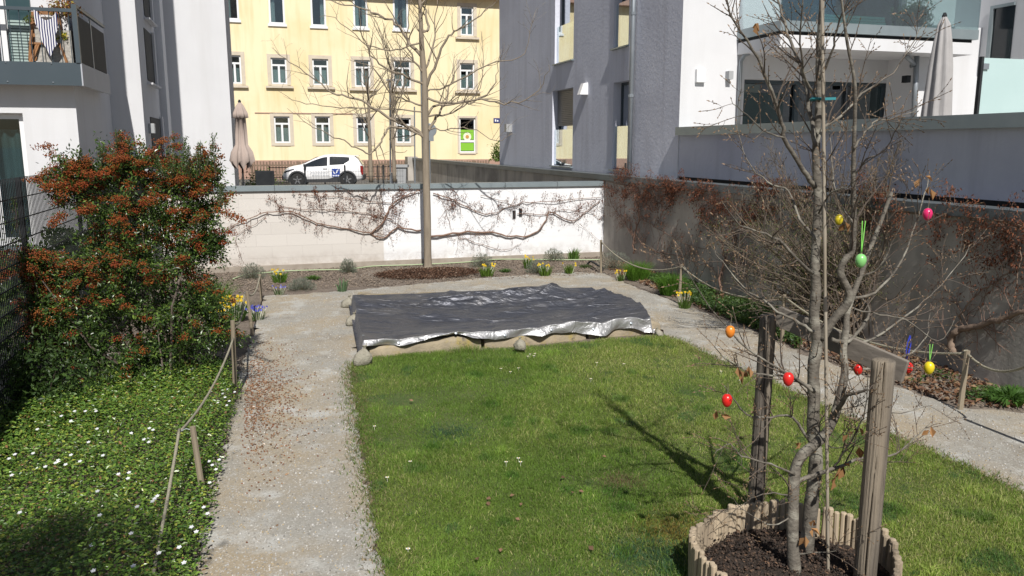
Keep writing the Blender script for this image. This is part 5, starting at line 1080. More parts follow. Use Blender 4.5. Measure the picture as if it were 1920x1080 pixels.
# ================================================================ the decorated beech in the planter
def beech():
    r = RS(81); Y = 4.38; b0 = gp(1490, 1062, .16); o = root('beech_tree', 'bare multi-stemmed young beech hung with coloured eggs in the log planter', 'tree', A([b0[0], b0[1], .16]))
    k = 1/342.   # metres per pixel at the tree
    big = [([(1490, 1075), (1486, 1000), (1487, 950), (1491, 882), (1507, 850), (1541, 822), (1562, 788), (1574, 745), (1584, 699), (1581, 662), (1586, 620), (1590, 580), (1612, 520), (1630, 470), (1650, 420), (1672, 360)], -.06, .30, .037, .010),
           ([(1508, 1060), (1517, 983), (1524, 919), (1530, 860), (1525, 800), (1526, 742), (1525, 690), (1532, 640), (1526, 597), (1530, 543), (1528, 500), (1531, 440), (1534, 370), (1530, 301), (1531, 264), (1536, 185), (1535, 130), (1537, 69), (1541, 0), (1545, -120), (1548, -260)], .22, .12, .045, .010),
           ([(1540, 636), (1562, 600), (1587, 572), (1592, 548), (1576, 512), (1585, 485), (1598, 470), (1601, 400), (1600, 340), (1601, 278), (1603, 162), (1589, 83), (1578, 0), (1570, -90)], .18, -.3, .027, .004),
           ([(1528, 352), (1505, 318), (1471, 259), (1467, 231), (1439, 153), (1411, 93), (1369, 28), (1358, -20)], .1, -.35, .015, .003), ([(1531, 275), (1520, 225), (1506, 139), (1487, 93), (1466, 28), (1448, -30)], .1, .5, .014, .005),
           ([(1531, 270), (1545, 238), (1578, 218), (1615, 176), (1666, 143), (1693, 111), (1730, 46)], .1, .4, .010, .002), ([(1601, 278), (1622, 248), (1643, 227), (1690, 218), (1728, 198)], -.1, .1, .007, .002),
           ([(1524, 512), (1480, 470), (1450, 444), (1390, 422), (1356, 380)], .1, -.5, .011, .002), ([(1527, 622), (1490, 600), (1459, 585), (1430, 562), (1399, 542), (1362, 500), (1339, 470)], .1, .4, .010, .002),
           ([(1527, 735), (1490, 708), (1455, 688), (1401, 650), (1347, 597), (1283, 500)], .1, -.35, .011, .002), ([(1525, 730), (1476, 707), (1417, 701), (1369, 680), (1340, 650)], .1, -.1, .008, .002),
           ([(1527, 838), (1500, 800), (1476, 779), (1412, 782), (1374, 747), (1360, 722)], .1, -.25, .010, .002), ([(1490, 890), (1444, 870), (1390, 854), (1369, 833), (1340, 850)], 0, -.3, .007, .0015), ([(1489, 905), (1525, 890), (1562, 879), (1616, 860), (1680, 849), (1713, 822), (1745, 795)], 0, .35, .015, .002),
           ([(1560, 790), (1585, 745), (1605, 736), (1629, 731)], .1, -.2, .016, .006), ([(1562, 879), (1584, 844), (1610, 801), (1622, 763), (1628, 700)], .1, -.3, .007, .002), ([(1629, 731), (1670, 774), (1745, 760)], -.1, .2, .005, .0015),
           ([(1560, 636), (1591, 640), (1618, 610), (1631, 585), (1620, 565), (1609, 540), (1622, 500)], .1, .6, .013, .003), ([(1592, 560), (1640, 548), (1690, 490), (1728, 384), (1741, 328)], .25, .5, .010, .002), ([(1590, 640), (1634, 636), (1719, 576), (1766, 533), (1818, 465)], .25, 1.0, .010, .002),
           ([(1584, 690), (1640, 690), (1698, 668), (1735, 632), (1745, 580)], .2, .7, .010, .002), ([(1531, 450), (1500, 410), (1478, 360), (1440, 340), (1400, 300), (1380, 230)], .1, .5, .009, .002), ([(1536, 190), (1510, 150), (1500, 80), (1505, 0)], .1, -.3, .008, .003),
           ([(1536, 150), (1560, 100), (1572, 40), (1600, -20)], .1, -.2, .008, .003), ([(1601, 330), (1625, 300), (1660, 280), (1690, 225)], 0, -.3, .006, .002), ([(1600, 420), (1570, 370), (1560, 300), (1555, 240)], 0, .3, .006, .002), ([(1535, 400), (1560, 360), (1590, 350), (1620, 320)], .1, -.3, .006, .0015),
           ([(1490, 960), (1450, 985), (1400, 960), (1370, 930)], 0, -.2, .005, .001), ([(1495, 1040), (1530, 1035), (1570, 1030), (1560, 990)], 0, -.15, .005, .001), ([(1487, 930), (1440, 925), (1400, 940), (1340, 990)], 0, .2, .005, .001), ([(1526, 800), (1560, 840), (1600, 830), (1640, 800)], .1, -.35, .005, .001),
           ([(1590, 575), (1650, 590), (1700, 600), (1760, 640), (1790, 600)], .25, .2, .006, .0015), ([(1612, 520), (1650, 500), (1680, 440), (1700, 400)], .3, .1, .007, .0015), ([(1471, 259), (1440, 250), (1400, 215), (1370, 190)], -.2, -.5, .005, .0015), ([(1506, 139), (1540, 110), (1560, 60)], .3, .5, .005, .0015)]
    tw, buds = MB(), []
    for i, (pts, a, b_, r0, r1) in enumerate(big):
        P, R = trace(pts, Y+a, Y+b_, r0, r1)
        if i > 2: P[1:] += r.normal(size=(len(P)-1, 3))*.003
        if i < 3: R = R*(1+.05*np.sin(np.arange(len(R))*1.3))
        MB().tube(P, R, 12 if i < 3 else 7).build('stem' if i < 3 else 'branch', M['bark_young'], o, smooth=True)
        spray(tw, P, R, r, 13 if i > 2 else 7, .38, .38, .10, .0017, 1, buds, .12 if i > 2 else .18, .75, kk=4)
        buds.append((P[-1], P[-1]-P[-2], 1.2))
    tw.build('twigs', M['twig'], o); bud_mesh(buds, .024, .0034).build('buds', M['bud'], o)
    q = MB(); pl = []
    for x, y, a in ((1417, 45, -.2), (1395, 700, -.1), (1405, 690, -.15), (1384, 692, -.15), (1608, 800, 0), (1612, 840, 0), (1580, 880, 0), (1562, 900, 0), (1583, 870, .1), (1520, 990, -.1), (1510, 1005, -.1), (1525, 975, -.1), (1745, 800, .3), (1735, 330, .4), (1742, 350, .4), (1585, 420, .2), (1345, 770, -.2), (1500, 830, 0), (1590, 815, -.1)): pl.append(atY(x, y, Y+a))
    P = A(pl); n = len(P); P = np.concatenate([P, P+r.normal(size=(n, 3))*.012]); n = len(P)
    q.leaves(P, .05+.02*r.rand(n), r, A([.36, .20, .09])*(.6+.6*r.rand(n, 1)), .55, D=r.normal(size=(n, 3))*.5+A([0, 0, -1]), fold=.9); q.build('dry_leaves', M['dry'], o)
    return o
beech()
TY = 4.38
# bamboo cane tied to it
p0, p1 = atY(1553, 1085, TY-.05), atY(1541, -60, TY+.05); cn = root('bamboo_cane', 'thin pale bamboo cane standing against the beech stem', 'cane', p0)
P = A([p0+(p1-p0)*t for t in np.linspace(0, 1, 60)]); R = np.full(60, .0095); R[::7] = .0115; MB().tube(P, R, 10).build('cane', pm('bamboo', (.34, .30, .24), (.25, .215, .165), 8, .5, stretch=(1, 1, .3), c3=(.24, .20, .14), s3=4, t3=(.5, .7)), cn, smooth=True)
tc_ = root('plant_tie', 'teal plastic tie holding the beech stem to the cane', 'tie', atY(1536, 186, TY)); q = MB(); c = atY(1532, 186, TY+.08)
q.tube([c+A([.035*math.cos(a), .03*math.sin(a), .004*math.sin(2*a)]) for a in np.linspace(0, math.tau, 16)], .007, 6).bar(c+A([.03, -.03, 0]), c+A([.09, -.03, .002]), .006, .014, EZ); q.build('strap', pm('teal_plastic', (.03, .22, .25), None, 3, .5), tc_)
# support frame: two posts and a crossboard
sf = root('tree_support', 'weathered tree support of two round posts and a crossboard in the planter', 'tree support', gp(1520, 1060, .16))
lp0, lp1 = atY(1413, 1000, 5.02), atY(1441, 592, 5.02); rp1 = atY(1657, 676, 4.22); rp0 = atY(1616, 1150, 4.20)
for (a, b_, rad, sd) in ((lp0, lp1, .052, 1), (rp0, rp1, .060, 2)):
    r = RS(sd); q = MB(); k = 56; rows = []; P = [a+(b_-a)*t for t in np.linspace(0, 1, 30)]
    for p in P:
        rows.append([p + rad*(1+.018*math.sin(3*t+p[2]*3)+.01*math.sin(9*t+2)-(.45 if abs(((t+2.2+.10*math.sin(p[2]*4)) % math.tau)-.25) < .045*(1.2+math.sin(p[2]*5)) else 0)-(.12 if abs(((t+1.2+.2*math.sin(p[2]*3+1)) % math.tau)-.25) < .05 else 0)+.012*math.sin(23*t+sd))*(EX*math.cos(t)+EY*math.sin(t)) for t in np.linspace(0, math.tau, k*2+1)])
    rows.append([b_+EZ*.004+(x_-b_)*.9 for x_ in rows[-1]]); rows.append([b_+EZ*.006+(x_-b_)*.02 for x_ in rows[-2]])
    q.grid(A(rows)); q.build('post', M['post_wood'], sf, smooth=True)
a, b_ = atY(1458, 592, 5.0), atY(1698, 697, 4.33); MB().bar(a, b_, .028, .13, EZ).build('crossboard', M['board_wood'], sf, bevel=.003)
q = MB()
for p in (atY(1655, 690, 4.30),): q.blobs([p], .008, (1, 1, 1), 20)
q.build('nail_head', M['dark_steel'], sf)
# planter ring of half logs
pr = root('log_planter', 'round planter edged with pale half logs, filled with dark soil', 'planter', A([*PLANT_C, 0])); r = RS(91)
q = MB(); a = 0
while a < math.tau-.03:
    rad = .0155+.006*r.rand(); rr_ = PLANT_R*(1+.05*math.sin(2*a+.6)+.015*math.sin(5*a)); h = .318+.012*r.normal(); am = a+rad/rr_
    p = A([PLANT_C[0]+rr_*math.cos(am), PLANT_C[1]+rr_*math.sin(am), -.02]); q.lathe(p, [(rad, 0), (rad, h-.006), (rad*.85, h), (.002, h+.001)], 9, EZ+.02*r.normal(size=3)); a += 2*rad/rr_*.98
q.build('half_logs', pm('log_edging', (.50, .41, .29), (.34, .27, .19), 10, .9, .5, 40, stretch=(1, 1, .12), c3=(.15, .12, .09), s3=3, t3=(.5, .7)), pr, smooth=False)
t = np.linspace(0, 1, 22); aa = np.linspace(0, math.tau, 60); V = A([[[PLANT_C[0]+rr_*PLANT_R*.99*(1+.05*math.sin(2*x+.6))*math.cos(x), PLANT_C[1]+rr_*PLANT_R*.99*(1+.05*math.sin(2*x+.6))*math.sin(x), .10+.05*(1-rr_)+.012*math.sin(x*3+rr_*9)+.008*r.normal()] for x in aa] for rr_ in t]); V[:, -1] = V[:, 0]
M['dark_soil'] = pm('dark_soil', (.055, .036, .025), (.028, .02, .015), 22, 1, 1, 45, bdist=.03); MB().grid(V).build('soil', M['dark_soil'], pr, smooth=True)
n = 3200; x = r.rand(n)*6.283; rr_ = np.sqrt(r.rand(n))*PLANT_R*.93; P = np.stack([PLANT_C[0]+rr_*np.cos(x), PLANT_C[1]+rr_*np.sin(x), .11+.02*r.rand(n)+.05*(1-rr_/PLANT_R)], 1)
o = MB().blobs(P, .003+.007*r.rand(n)**3, A([[.06, .038, .027], [.10, .065, .045], [.03, .022, .018]])[r.randint(0, 3, n)], 20).leaves(P[:260]+A([.02, .01, .01]), .012+.022*r.rand(260), r, (.17, .10, .06), .4, D=r.normal(size=(260, 3))*A([1, 1, .3])).build('soil_litter', M['colrough'], pr); o['kind'] = 'stuff'

# ================================================================ coloured eggs
def egg(x, y, Y, col, lab, rib=None, s=1., marks=None):
    c = atY(x, y, Y); o = root('easter_egg', lab, 'egg', c, 'coloured eggs hung in the beech'); h = .037*s
    prof = [(max(.0005, .0275*s*math.sin(t)*(1-.13*math.cos(t))), -math.cos(t)*h) for t in np.linspace(0.02, math.pi-.02, 18)]
    nm = lab.split()[0]; mt = pm('egg_'+nm, col, tuple(np.array(col)*.85), 5, .3, spec=.6); MB().lathe(c, prof, 24).build('shell', mt, o, smooth=True)
    q = MB()
    if rib is None: q.tube([c+EZ*h, c+EZ*(h+.035)+EX*.004, c+EZ*(h+.06)], .0014, 5); q.build('thread', M['twig_pale'], o)
    else:
        for sg in (-1, 1): q.bar(c+EZ*h, c+A([sg*.008, 0, h+rib[0]]), .0042, .0015, EY)
        q.build('ribbon', pm('ribbon_'+nm, rib[1], None, 3, .5), o)
    MB().blobs([c+EZ*h], .005, (1, 1, 1), 20).build('cap', M['twig_pale'], o)
    if marks:
        q = MB()
        for dx, dz, s_ in marks: q.blobs([c+A([dx, -.0265*s+abs(dx)*.35, dz])], s_, (.25, .01, .015), 8)
        q.build('painted_spots', M['col'], o)
egg(1739, 402, 4.75, (.75, .03, .16), 'pink egg, highest of all, on the right outer branch')
egg(1614, 489, 4.1, (.25, .62, .20), 'light green egg on a long green ribbon', (.17, (.20, .60, .10)))
egg(1573, 412, 4.9, (.72, .58, .03), 'yellow egg half hidden behind the upper beech stems', None, .9)
egg(1369, 622, 4.15, (.80, .25, .03), 'orange egg on the left twigs above the path', None, .92)
egg(1478, 711, 3.95, (.72, .025, .02), 'red egg in front of the trunk at crossboard height')
egg(1363, 751, 4.1, (.72, .02, .015), 'red egg with dark petal mark, leftmost and lowest', None, 1., [(.012, .012, .007), (.006, .008, .006), (.016, .004, .006)])
egg(1609, 693, 4.55, (.60, .02, .015), 'dark red egg between the beech and the near post', None, .95, [(-.01, .02, .008)])
egg(1703, 690, 4.75, (.70, .025, .02), 'red egg partly hidden by the end of the crossboard', None, 1.)
egg(1742, 690, 4.3, (.78, .62, .02), 'yellow egg on a short green ribbon at lower right', (.10, (.20, .50, .10)))
c = atY(1704, 652, 5.0); o = root('blue_ribbon', 'blue ribbon loop dangling right of the crossboard', 'ribbon', c); MB().tube([c+EZ*.08, c+EZ*.02+EX*.01, c-EZ*.04, c-EZ*.09-EX*.012], .006, 5).tube([c+EZ*.08, c+EZ*.03-EX*.012, c-EZ*.05-EX*.015], .005, 5).build('loop', pm('blue_band', (.03, .05, .45), None, 3, .5), o)
# ================================================================ rope barriers
def stake(x0, y0, x1, y1, z0=0, rad=.022, par=None, nm='stake'):
    a = gp(x0, y0, z0); a2 = atY(x1, y1, a[1]); q = MB(); q.tube([a-EZ*.05, a2], [rad, rad*.95], 8); q.build(nm, M['stake_wood'], par, smooth=False); return a, a2
def rope(a, b_, sag, rad, par):
    t = np.linspace(0, 1, 22); P = A([a+(b_-a)*q - EZ*sag*4*q*(1-q) for q in t]); q = MB(); q.tube(P, rad*(1+.12*np.sin(np.arange(22)*2.6)), 7); q.build('rope', M['rope'], par, smooth=True)
lf = root('rope_barrier', 'rope strung on short wooden stakes along the left path', 'rope barrier', gp(440, 740))
st_ = [stake(381, 925, 361, 800, .05, .023, lf), stake(441, 745, 436, 601, 0, .024, lf), stake(474, 630, 463, 546, 0, .024, lf), stake(490, 562, 487, 514, 0, .024, lf)]
tops = [s[1]-EZ*.03 for s in st_]; w_ = gp(285, 1120, .1)
off = -UU*.09
rope(tops[0]+off+EZ*.02, w_+off*.2, .02, .011, lf); rope(tops[0]+off, tops[1]-EZ*.1+UU*.0-EZ*.05, .10, .010, lf); rope(tops[1]+UU*.01, tops[2]+off*.4, .16, .011, lf); rope(tops[2], tops[3], .14, .012, lf)
MB().tube([tops[0]+off, tops[0]+off*.5+EZ*.02, tops[0]], .004, 5).tube([tops[2]+off*.5, tops[2]+EZ*.03, tops[2]], .004, 5).build('wire_loop', M['zinc_pipe'], lf)
rf = root('rope_barrier', 'rope strung on wooden stakes along the bed of the right wall', 'rope barrier', gp(1470, 640))
sr = [stake(1127, 512, 1127, 450, 0, .026, rf), stake(1273, 570, 1278, 496, 0, .024, rf), stake(1467, 640, 1471, 552, 0, .024, rf), stake(1800, 768, 1814, 657, 0, .028, rf)]; tr_ = [s[1]-EZ*.03 for s in sr]
far = atY(1990, 640, sr[3][0][1]-1.2)
rope(tr_[0], tr_[1], .26, .012, rf); rope(tr_[1], tr_[2], .20, .012, rf); rope(tr_[2], tr_[3], .22, .012, rf); rope(tr_[3], far, .22, .012, rf)
stake(1995, 860, 2000, 640, 0, .026, rf)
MB().tube([tr_[3]-UU*.05+EZ*.03, tr_[3]+EZ*.03, tr_[3]+UU*.03], .008, 6).build('rope_knot', M['rope'], rf)

# ================================================================ small bed plants
def tuft(name, label, cat, x, y, h, spread, n, col, seed, flowers=None, fl_h=1., wd=.007, mat='grass', group=None, zoff=0):
    r = RS(seed); c = gp(x, y); c[2] = 0; o = root(name, label, cat, c, group); a = r.rand(n)*6.283; q_ = r.rand(n)**.7
    B = c + np.stack([np.cos(a)*q_*spread*.35, np.sin(a)*q_*spread*.35, 0*a], 1); L = np.stack([np.cos(a), np.sin(a)], 1)*(q_*spread/h*.55)[:, None]+r.normal(size=(n, 2))*.12
    colr = A(col)*(.6+.7*r.rand(n, 1)); MB().blades(B, L, h*(.55+.5*r.rand(n)), wd, colr, r).build('leaves', M[mat], o)
    if flowers:
        fc, k, fs = flowers; q, s = MB(), MB(); sc2 = MB()
        for i in range(k):
            aa = r.rand()*6.283; rr_ = r.rand()**.5*spread*.62; p = c + A([math.cos(aa)*rr_, math.sin(aa)*rr_, h*fl_h*(.8+.3*r.rand())]); s.tube([A([c[0]+math.cos(aa)*rr_*.5, c[1]+math.sin(aa)*rr_*.5, .01]), p], .002, 4)
            b6 = np.arange(6)*math.tau/6+r.rand(); f = nrm(A([r.normal()*.7, -1, .3])); s1 = nrm(np.cross(f, EZ)); s2 = np.cross(s1, f)
            D = np.cos(b6)[:, None]*s1+np.sin(b6)[:, None]*s2+f*.15; q.leaves(np.tile(p, (6, 1)), fs, r, A(fc)*(.85+.3*r.rand()), .6, D=D, N=np.tile(f, (6, 1)), fold=.1)
            sc2.lathe(p, [(fs*.15, 0), (fs*.25, fs*.3), (fs*.32, fs*.5)], 7, f)
        q.build('petals', M['petal'], o); s.build('stems', M['grass'], o)
        if fc[2] < .2: sc2.build('trumpets', pm('trumpet', (.72, .40, .02), None, 3, .7), o)
    return o
yl = (.75, .58, .03)
tuft('daffodils', 'large yellow daffodil clump beside the left rope stakes', 'flowers', 440, 600, .34, .42, 420, (.075, .145, .03), 1, (yl, 34, .030), 1.0, .012)
tuft('daffodils', 'yellow daffodils just left of the large clump under the firethorn', 'flowers', 415, 618, .30, .3, 200, (.08, .15, .03), 12, (yl, 12, .028), 1.0, .011)
tuft('grass_tuft', 'tall bright green grass tuft beside the firethorn', 'grass', 403, 592, .62, .5, 520, (.10, .20, .03), 2, None, 1, .010)
tuft('grape_hyacinths', 'blue grape hyacinths by the far left rope stake', 'flowers', 482, 600, .20, .26, 130, (.07, .13, .03), 3, ((.09, .10, .50), 42, .020), .95)
tuft('grape_hyacinths', 'few blue flowers in the soil right of the left rope stakes', 'flowers', 524, 553, .16, .22, 70, (.07, .12, .04), 4, ((.12, .13, .48), 8, .018), 1.)
tuft('primroses', 'yellow flowering clump between the two left lavenders', 'flowers', 524, 529, .24, .30, 130, (.10, .19, .03), 5, (yl, 9, .026), .95, .018)
tuft('flower_clump', 'low green leafy mound at the left of the back bed', 'plant', 586, 524, .10, .30, 260, (.08, .16, .03), 6, None, 1, .012)
tuft('tulip_leaves', 'bluish green tulip leaves behind the tarpaulin', 'plant', 642, 547, .28, .20, 26, (.13, .20, .11), 7, None, 1, .035)
tuft('daffodils', 'yellow daffodil clump right of the mulch circle', 'flowers', 913, 518, .24, .32, 150, (.11, .19, .03), 8, (yl, 11, .025), .95, .014)
tuft('flower_clump', 'low green cushion plant right of the mulch circle', 'plant', 947, 510, .09, .28, 220, (.07, .14, .03), 9, None, 1, .010)
tuft('daffodils', 'yellow daffodils behind the middle lavender', 'flowers', 990, 503, .26, .24, 120, (.10, .18, .03), 10, (yl, 9, .025), .95, .014)
tuft('daffodils', 'yellow daffodils in front of the middle lavender', 'flowers', 1022, 517, .24, .30, 150, (.11, .19, .03), 11, (yl, 9, .024), .95, .014)
tuft('iris_leaves', 'upright green iris leaves near the right end of the white wall', 'plant', 1075, 487, .30, .34, 110, (.10, .18, .04), 13, None, 1, .022)
tuft('daffodils', 'small yellow clump left of the first right stake', 'flowers', 1068, 513, .22, .24, 110, (.11, .18, .03), 14, (yl, 3, .028), .95, .014)
tuft('seedling_clump', 'flat dull green rosette in the right part of the back bed', 'plant', 1098, 502, .10, .3, 150, (.08, .12, .04), 15, None, 1, .010)
tuft('grass_tuft', 'round bright green grass tuft nearest the corner of the walls', 'grass', 1195, 524, .42, .55, 800, (.10, .21, .025), 16, None, 1, .008)
tuft('grass_tuft', 'round bright green grass tuft behind the second right stake', 'grass', 1258, 552, .44, .55, 800, (.09, .19, .025), 17, None, 1, .008)
tuft('daffodils', 'yellow daffodils below the left round grass tuft', 'flowers', 1163, 527, .20, .20, 60, (.10, .17, .03), 18, (yl, 7, .024), 1., .012)
tuft('daffodils', 'yellow daffodils beside the second right stake', 'flowers', 1284, 578, .24, .26, 90, (.09, .16, .03), 19, (yl, 9, .025), 1., .012)
tuft('daffodils', 'yellow daffodils behind the third right stake', 'flowers', 1485, 604, .24, .24, 90, (.09, .16, .03), 20, (yl, 6, .025), 1., .012)
tuft('wild_strawberry', 'low green leafy plant at the right edge of the bed', 'plant', 1893, 752, .16, .55, 420, (.07, .15, .03), 23, None, 1, .028)
def lavender(x, y, rad, h, lab, seed):
    r = RS(seed); c = gp(x, y); c[2] = 0; o = root('lavender', lab, 'lavender', c, 'lavender cushions in the beds'); n = 1100
    d = nrm(r.normal(size=(n, 3))); d[:, 2] = np.abs(d[:, 2]); q_ = r.rand(n, 1)**.5; P = c + d*A([rad, rad, h])*q_
    MB().leaves(P, .05*(.7+.6*r.rand(n)), r, A([.20, .225, .19])*(.6+.7*r.rand(n, 1)), .16, D=d+EZ*.5+r.normal(size=(n, 3))*.25).build('foliage', M['leaf'], o)
    q = MB()
    for i in range(18): dd = nrm(r.normal(size=3)*A([.6, .6, 0])+EZ); q.tube([c, c+dd*h*.8], [.004, .002], 4)
    q.build('stems', M['twig_pale'], o)
lavender(473, 522, .26, .30, 'grey lavender cushion at the left end of the white wall', 1); lavender(566, 543, .26, .20, 'grey lavender lying in the soil, closest to the left path', 2); lavender(653, 511, .17, .28, 'grey lavender standing alone left of the mulch circle', 3)
lavender(904, 500, .26, .28, 'grey lavender close to the trunk on its right side', 4); lavender(1008, 512, .24, .26, 'grey lavender among yellow daffodils in the back bed', 5); lavender(1038, 489, .25, .27, 'grey lavender at the white wall beside the iris leaves', 6)
lavender(1152, 505, .38, .40, 'big grey lavender in the corner where the two walls meet', 7)
# garden hose along the wall foot
hp = [(437, 523), (455, 517), (480, 513), (540, 508), (600, 506), (650, 505), (700, 499), (760, 497), (830, 494), (880, 491), (920, 487), (960, 486), (1040, 487), (1100, 487), (1125, 487)]
hs = smooth_path([gp(x, y, .03) for x, y in hp]); o = MB().tube(hs, .013, 7).build('garden_hose', pm('hose', (.36, .44, .26), (.33, .41, .24), 3, .5), None, smooth=True); o['label'] = 'pale green garden hose along the foot of the white wall'; o['category'] = 'hose'
o = MB().tube(smooth_path([gp(1100, 497), gp(1108, 490, .1), gp(1120, 497, .1), gp(1130, 502, .05), gp(1128, 509)]), .02, 6).build('black_hose', M['dark_steel'], None, smooth=True); o['label'] = 'short black hose end beside the first right stake'; o['category'] = 'hose'
# stone by the right wall
o = MB().blobs([gp(1778, 668, .08)], .15, (1, 1, 1), 20).build('boulder', pm('boulder', (.30, .24, .20), (.22, .17, .14), 6, .9, .6, 20), None, smooth=True); o['label'] = 'brown rounded boulder at the foot of the right wall'; o['category'] = 'stone'
md = o.modifiers.new('subdivision', 'SUBSURF'); md.levels = 2; md.render_levels = 2; o.scale = (1, .8, .6)
# black hinge like brackets left on the white wall
o = root('wall_bracket', 'pair of small black brackets fixed on the white wall', 'bracket', onV(970, 400, FW-.02))
for x in (964, 976): MB().obox(onV(x, 402 if x < 970 else 398, FW-.015), UU*.035, VV*.012, EZ*.09).build('plate', M['dark_steel'], o)

# ================================================================ creepers on the walls
def wall_pt(x, y, kind, off=.03):
    return onV(x, y, FW-off) if kind == 'F' else onU(x, y, RW-off)
def creeper(label, lines, kind, seed, leafn, twd=7, L0=.35, mat='vine', up=-.15, lcol=((.15, .055, .032), (.21, .085, .045), (.09, .045, .03)), lsz=.036, top_bias=True, base=None):
    r = RS(seed); nvec = VV if kind == 'F' else UU; pts0 = [wall_pt(*lines[0][0][0], kind)]; o = root('climbing_vine', label, 'climber', base if base is not None else pts0[0]*A([1, 1, 0]), 'leafless creepers on the walls')
    tw = MB(); tips = []
    for pts, r0, r1 in lines:
        P = smooth_path([wall_pt(x, y, kind, .03+r0) for x, y in pts]); P[1:-1] += r.normal(size=(len(P)-2, 3))*.012; R = np.linspace(r0, r1, len(P)); MB().tube(P, R, 7).build('stem', M[mat], o, smooth=True)
        tips += [(p, 0) for p in P[2::2]]; tips += spray(tw, P, R, r, twd, L0, up, .22, .002, 1, None, .05, .9, 4, None, nvec)
    tw.build('twigs', M['vine'], o)
    T = A([t[0] for t in tips]); n = leafn; i = r.randint(0, len(T), n); P = T[i]+r.normal(size=(n, 3))*.03 - nvec*.03; 
    w_ = r.rand(n) < np.clip((P[:, 2]-.55)/1.1, .08, 1)**(2.6 if kind == 'R' else 1.2); P = P[w_]; n = len(P)
    lim = FW-.02 if kind == 'F' else RW-.02
    dd = P @ nvec; P = P - np.outer(np.maximum(dd-lim, 0), nvec)
    MB().leaves(P, lsz*(.5+.8*r.rand(n)), r, A(lcol)[r.randint(0, len(lcol), n)]*(.6+.8*r.rand(n, 1)), .4, D=r.normal(size=(n, 3))*.5+A([0, 0, -.9])-nvec*.25).build('dry_leaves', M['dry'], o)
    return o
z = lambda q: [(400+x/2.595, 320+y/2.595) for x, y in q]
creeper('reddish leafless creeper spreading over the white wall right of the trunk', [(z([(1060, 320), (1200, 300), (1350, 300), (1450, 320), (1560, 310), (1620, 240), (1640, 200), (1740, 245), (1800, 210), (1885, 140)]), .022, .008),
    (z([(1070, 110), (1180, 150), (1280, 200), (1350, 210), (1480, 160), (1600, 150), (1885, 130)]), .012, .006), (z([(1090, 110), (1120, 160), (1140, 230), (1160, 290)]), .006, .003), (z([(1190, 320), (1280, 350), (1380, 380), (1440, 380), (1500, 350)]), .007, .003), (z([(1480, 210), (1600, 215), (1700, 190), (1830, 200), (1885, 240)]), .008, .004), (z([(1300, 120), (1420, 150), (1500, 190), (1560, 240)]), .006, .003), (z([(1200, 300), (1190, 350), (1180, 400)]), .004, .002), (z([(1700, 190), (1780, 260), (1880, 340)]), .004, .002)], 'F', 1, 5200, 10, .30)
creeper('leafless creeper spreading over the pale wall left of the trunk', [(z([(1010, 290), (900, 280), (830, 325), (760, 305), (620, 280), (500, 250), (380, 200), (260, 205), (160, 240), (60, 290)]), .018, .007), (z([(770, 305), (830, 240), (870, 160), (940, 120), (1005, 100)]), .020, .010),
    (z([(870, 240), (780, 215), (700, 200), (560, 190), (440, 190), (330, 170), (270, 120)]), .009, .004), (z([(870, 160), (760, 150), (650, 130), (500, 125), (420, 110)]), .007, .003), (z([(940, 300), (880, 250), (820, 225), (740, 230)]), .006, .003), (z([(260, 205), (220, 250), (130, 300), (110, 340), (150, 450)]), .005, .002), (z([(870, 160), (880, 120), (960, 95)]), .006, .003), (z([(60, 420), (110, 460), (200, 480)]), .004, .002)], 'F', 2, 6500, 10, .30)
z7 = lambda q: [(1100+x/2.341, 320+y/2.341) for x, y in q]
creeper('reddish creeper with upright trunk nearest the wall corner', [(z7([(205, 365), (210, 280), (230, 200), (215, 120), (190, 60)]), .022, .008), (z7([(210, 290), (160, 220), (110, 150), (75, 90)]), .010, .004), (z7([(210, 270), (260, 340), (330, 360), (420, 375), (500, 410), (560, 425)]), .010, .005), (z7([(230, 200), (300, 250), (380, 290), (460, 330), (540, 350)]), .008, .004), (z7([(220, 140), (300, 110), (400, 120), (520, 130), (640, 140)]), .009, .004), (z7([(300, 250), (340, 170), (360, 90)]), .005, .002), (z7([(90, 50), (200, 70), (350, 90), (500, 110), (700, 130)]), .007, .004)], 'R', 3, 15000, 17, .5, up=.15)
creeper('creeper with pale bent trunk behind the third right stake', [(z7([(590, 535), (585, 470), (600, 400), (600, 340), (560, 280), (500, 220)]), .026, .009), (z7([(600, 405), (660, 410), (720, 430), (790, 480)]), .012, .006), (z7([(600, 360), (680, 300), (740, 220), (790, 150)]), .009, .004), (z7([(560, 280), (540, 200), (560, 140)]), .006, .003), (z7([(700, 130), (800, 150), (900, 160), (1000, 165)]), .006, .003)], 'R', 4, 12000, 16, .5, up=.15)
creeper('thick brown vine trunk climbing to the right edge', [(z7([(1610, 810), (1600, 760), (1630, 700), (1680, 690), (1760, 670), (1850, 640), (1960, 600)]), .045, .028), (z7([(1635, 700), (1630, 650), (1660, 600), (1720, 540), (1800, 480), (1900, 420)]), .012, .006), (z7([(1700, 220), (1760, 300), (1800, 380), (1860, 450)]), .006, .003), (z7([(1640, 200), (1760, 210), (1850, 230), (1960, 250)]), .010, .006), (z7([(1850, 640), (1890, 500), (1900, 350), (1880, 240)]), .008, .004), (z7([(1680, 690), (1600, 560), (1560, 480), (1500, 400)]), .007, .003), (z7([(1100, 150), (1250, 170), (1400, 185), (1640, 205)]), .009, .006)], 'R', 5, 8000, 14, .5, 'vine_pale', up=.15, base=gp(1790, 665))

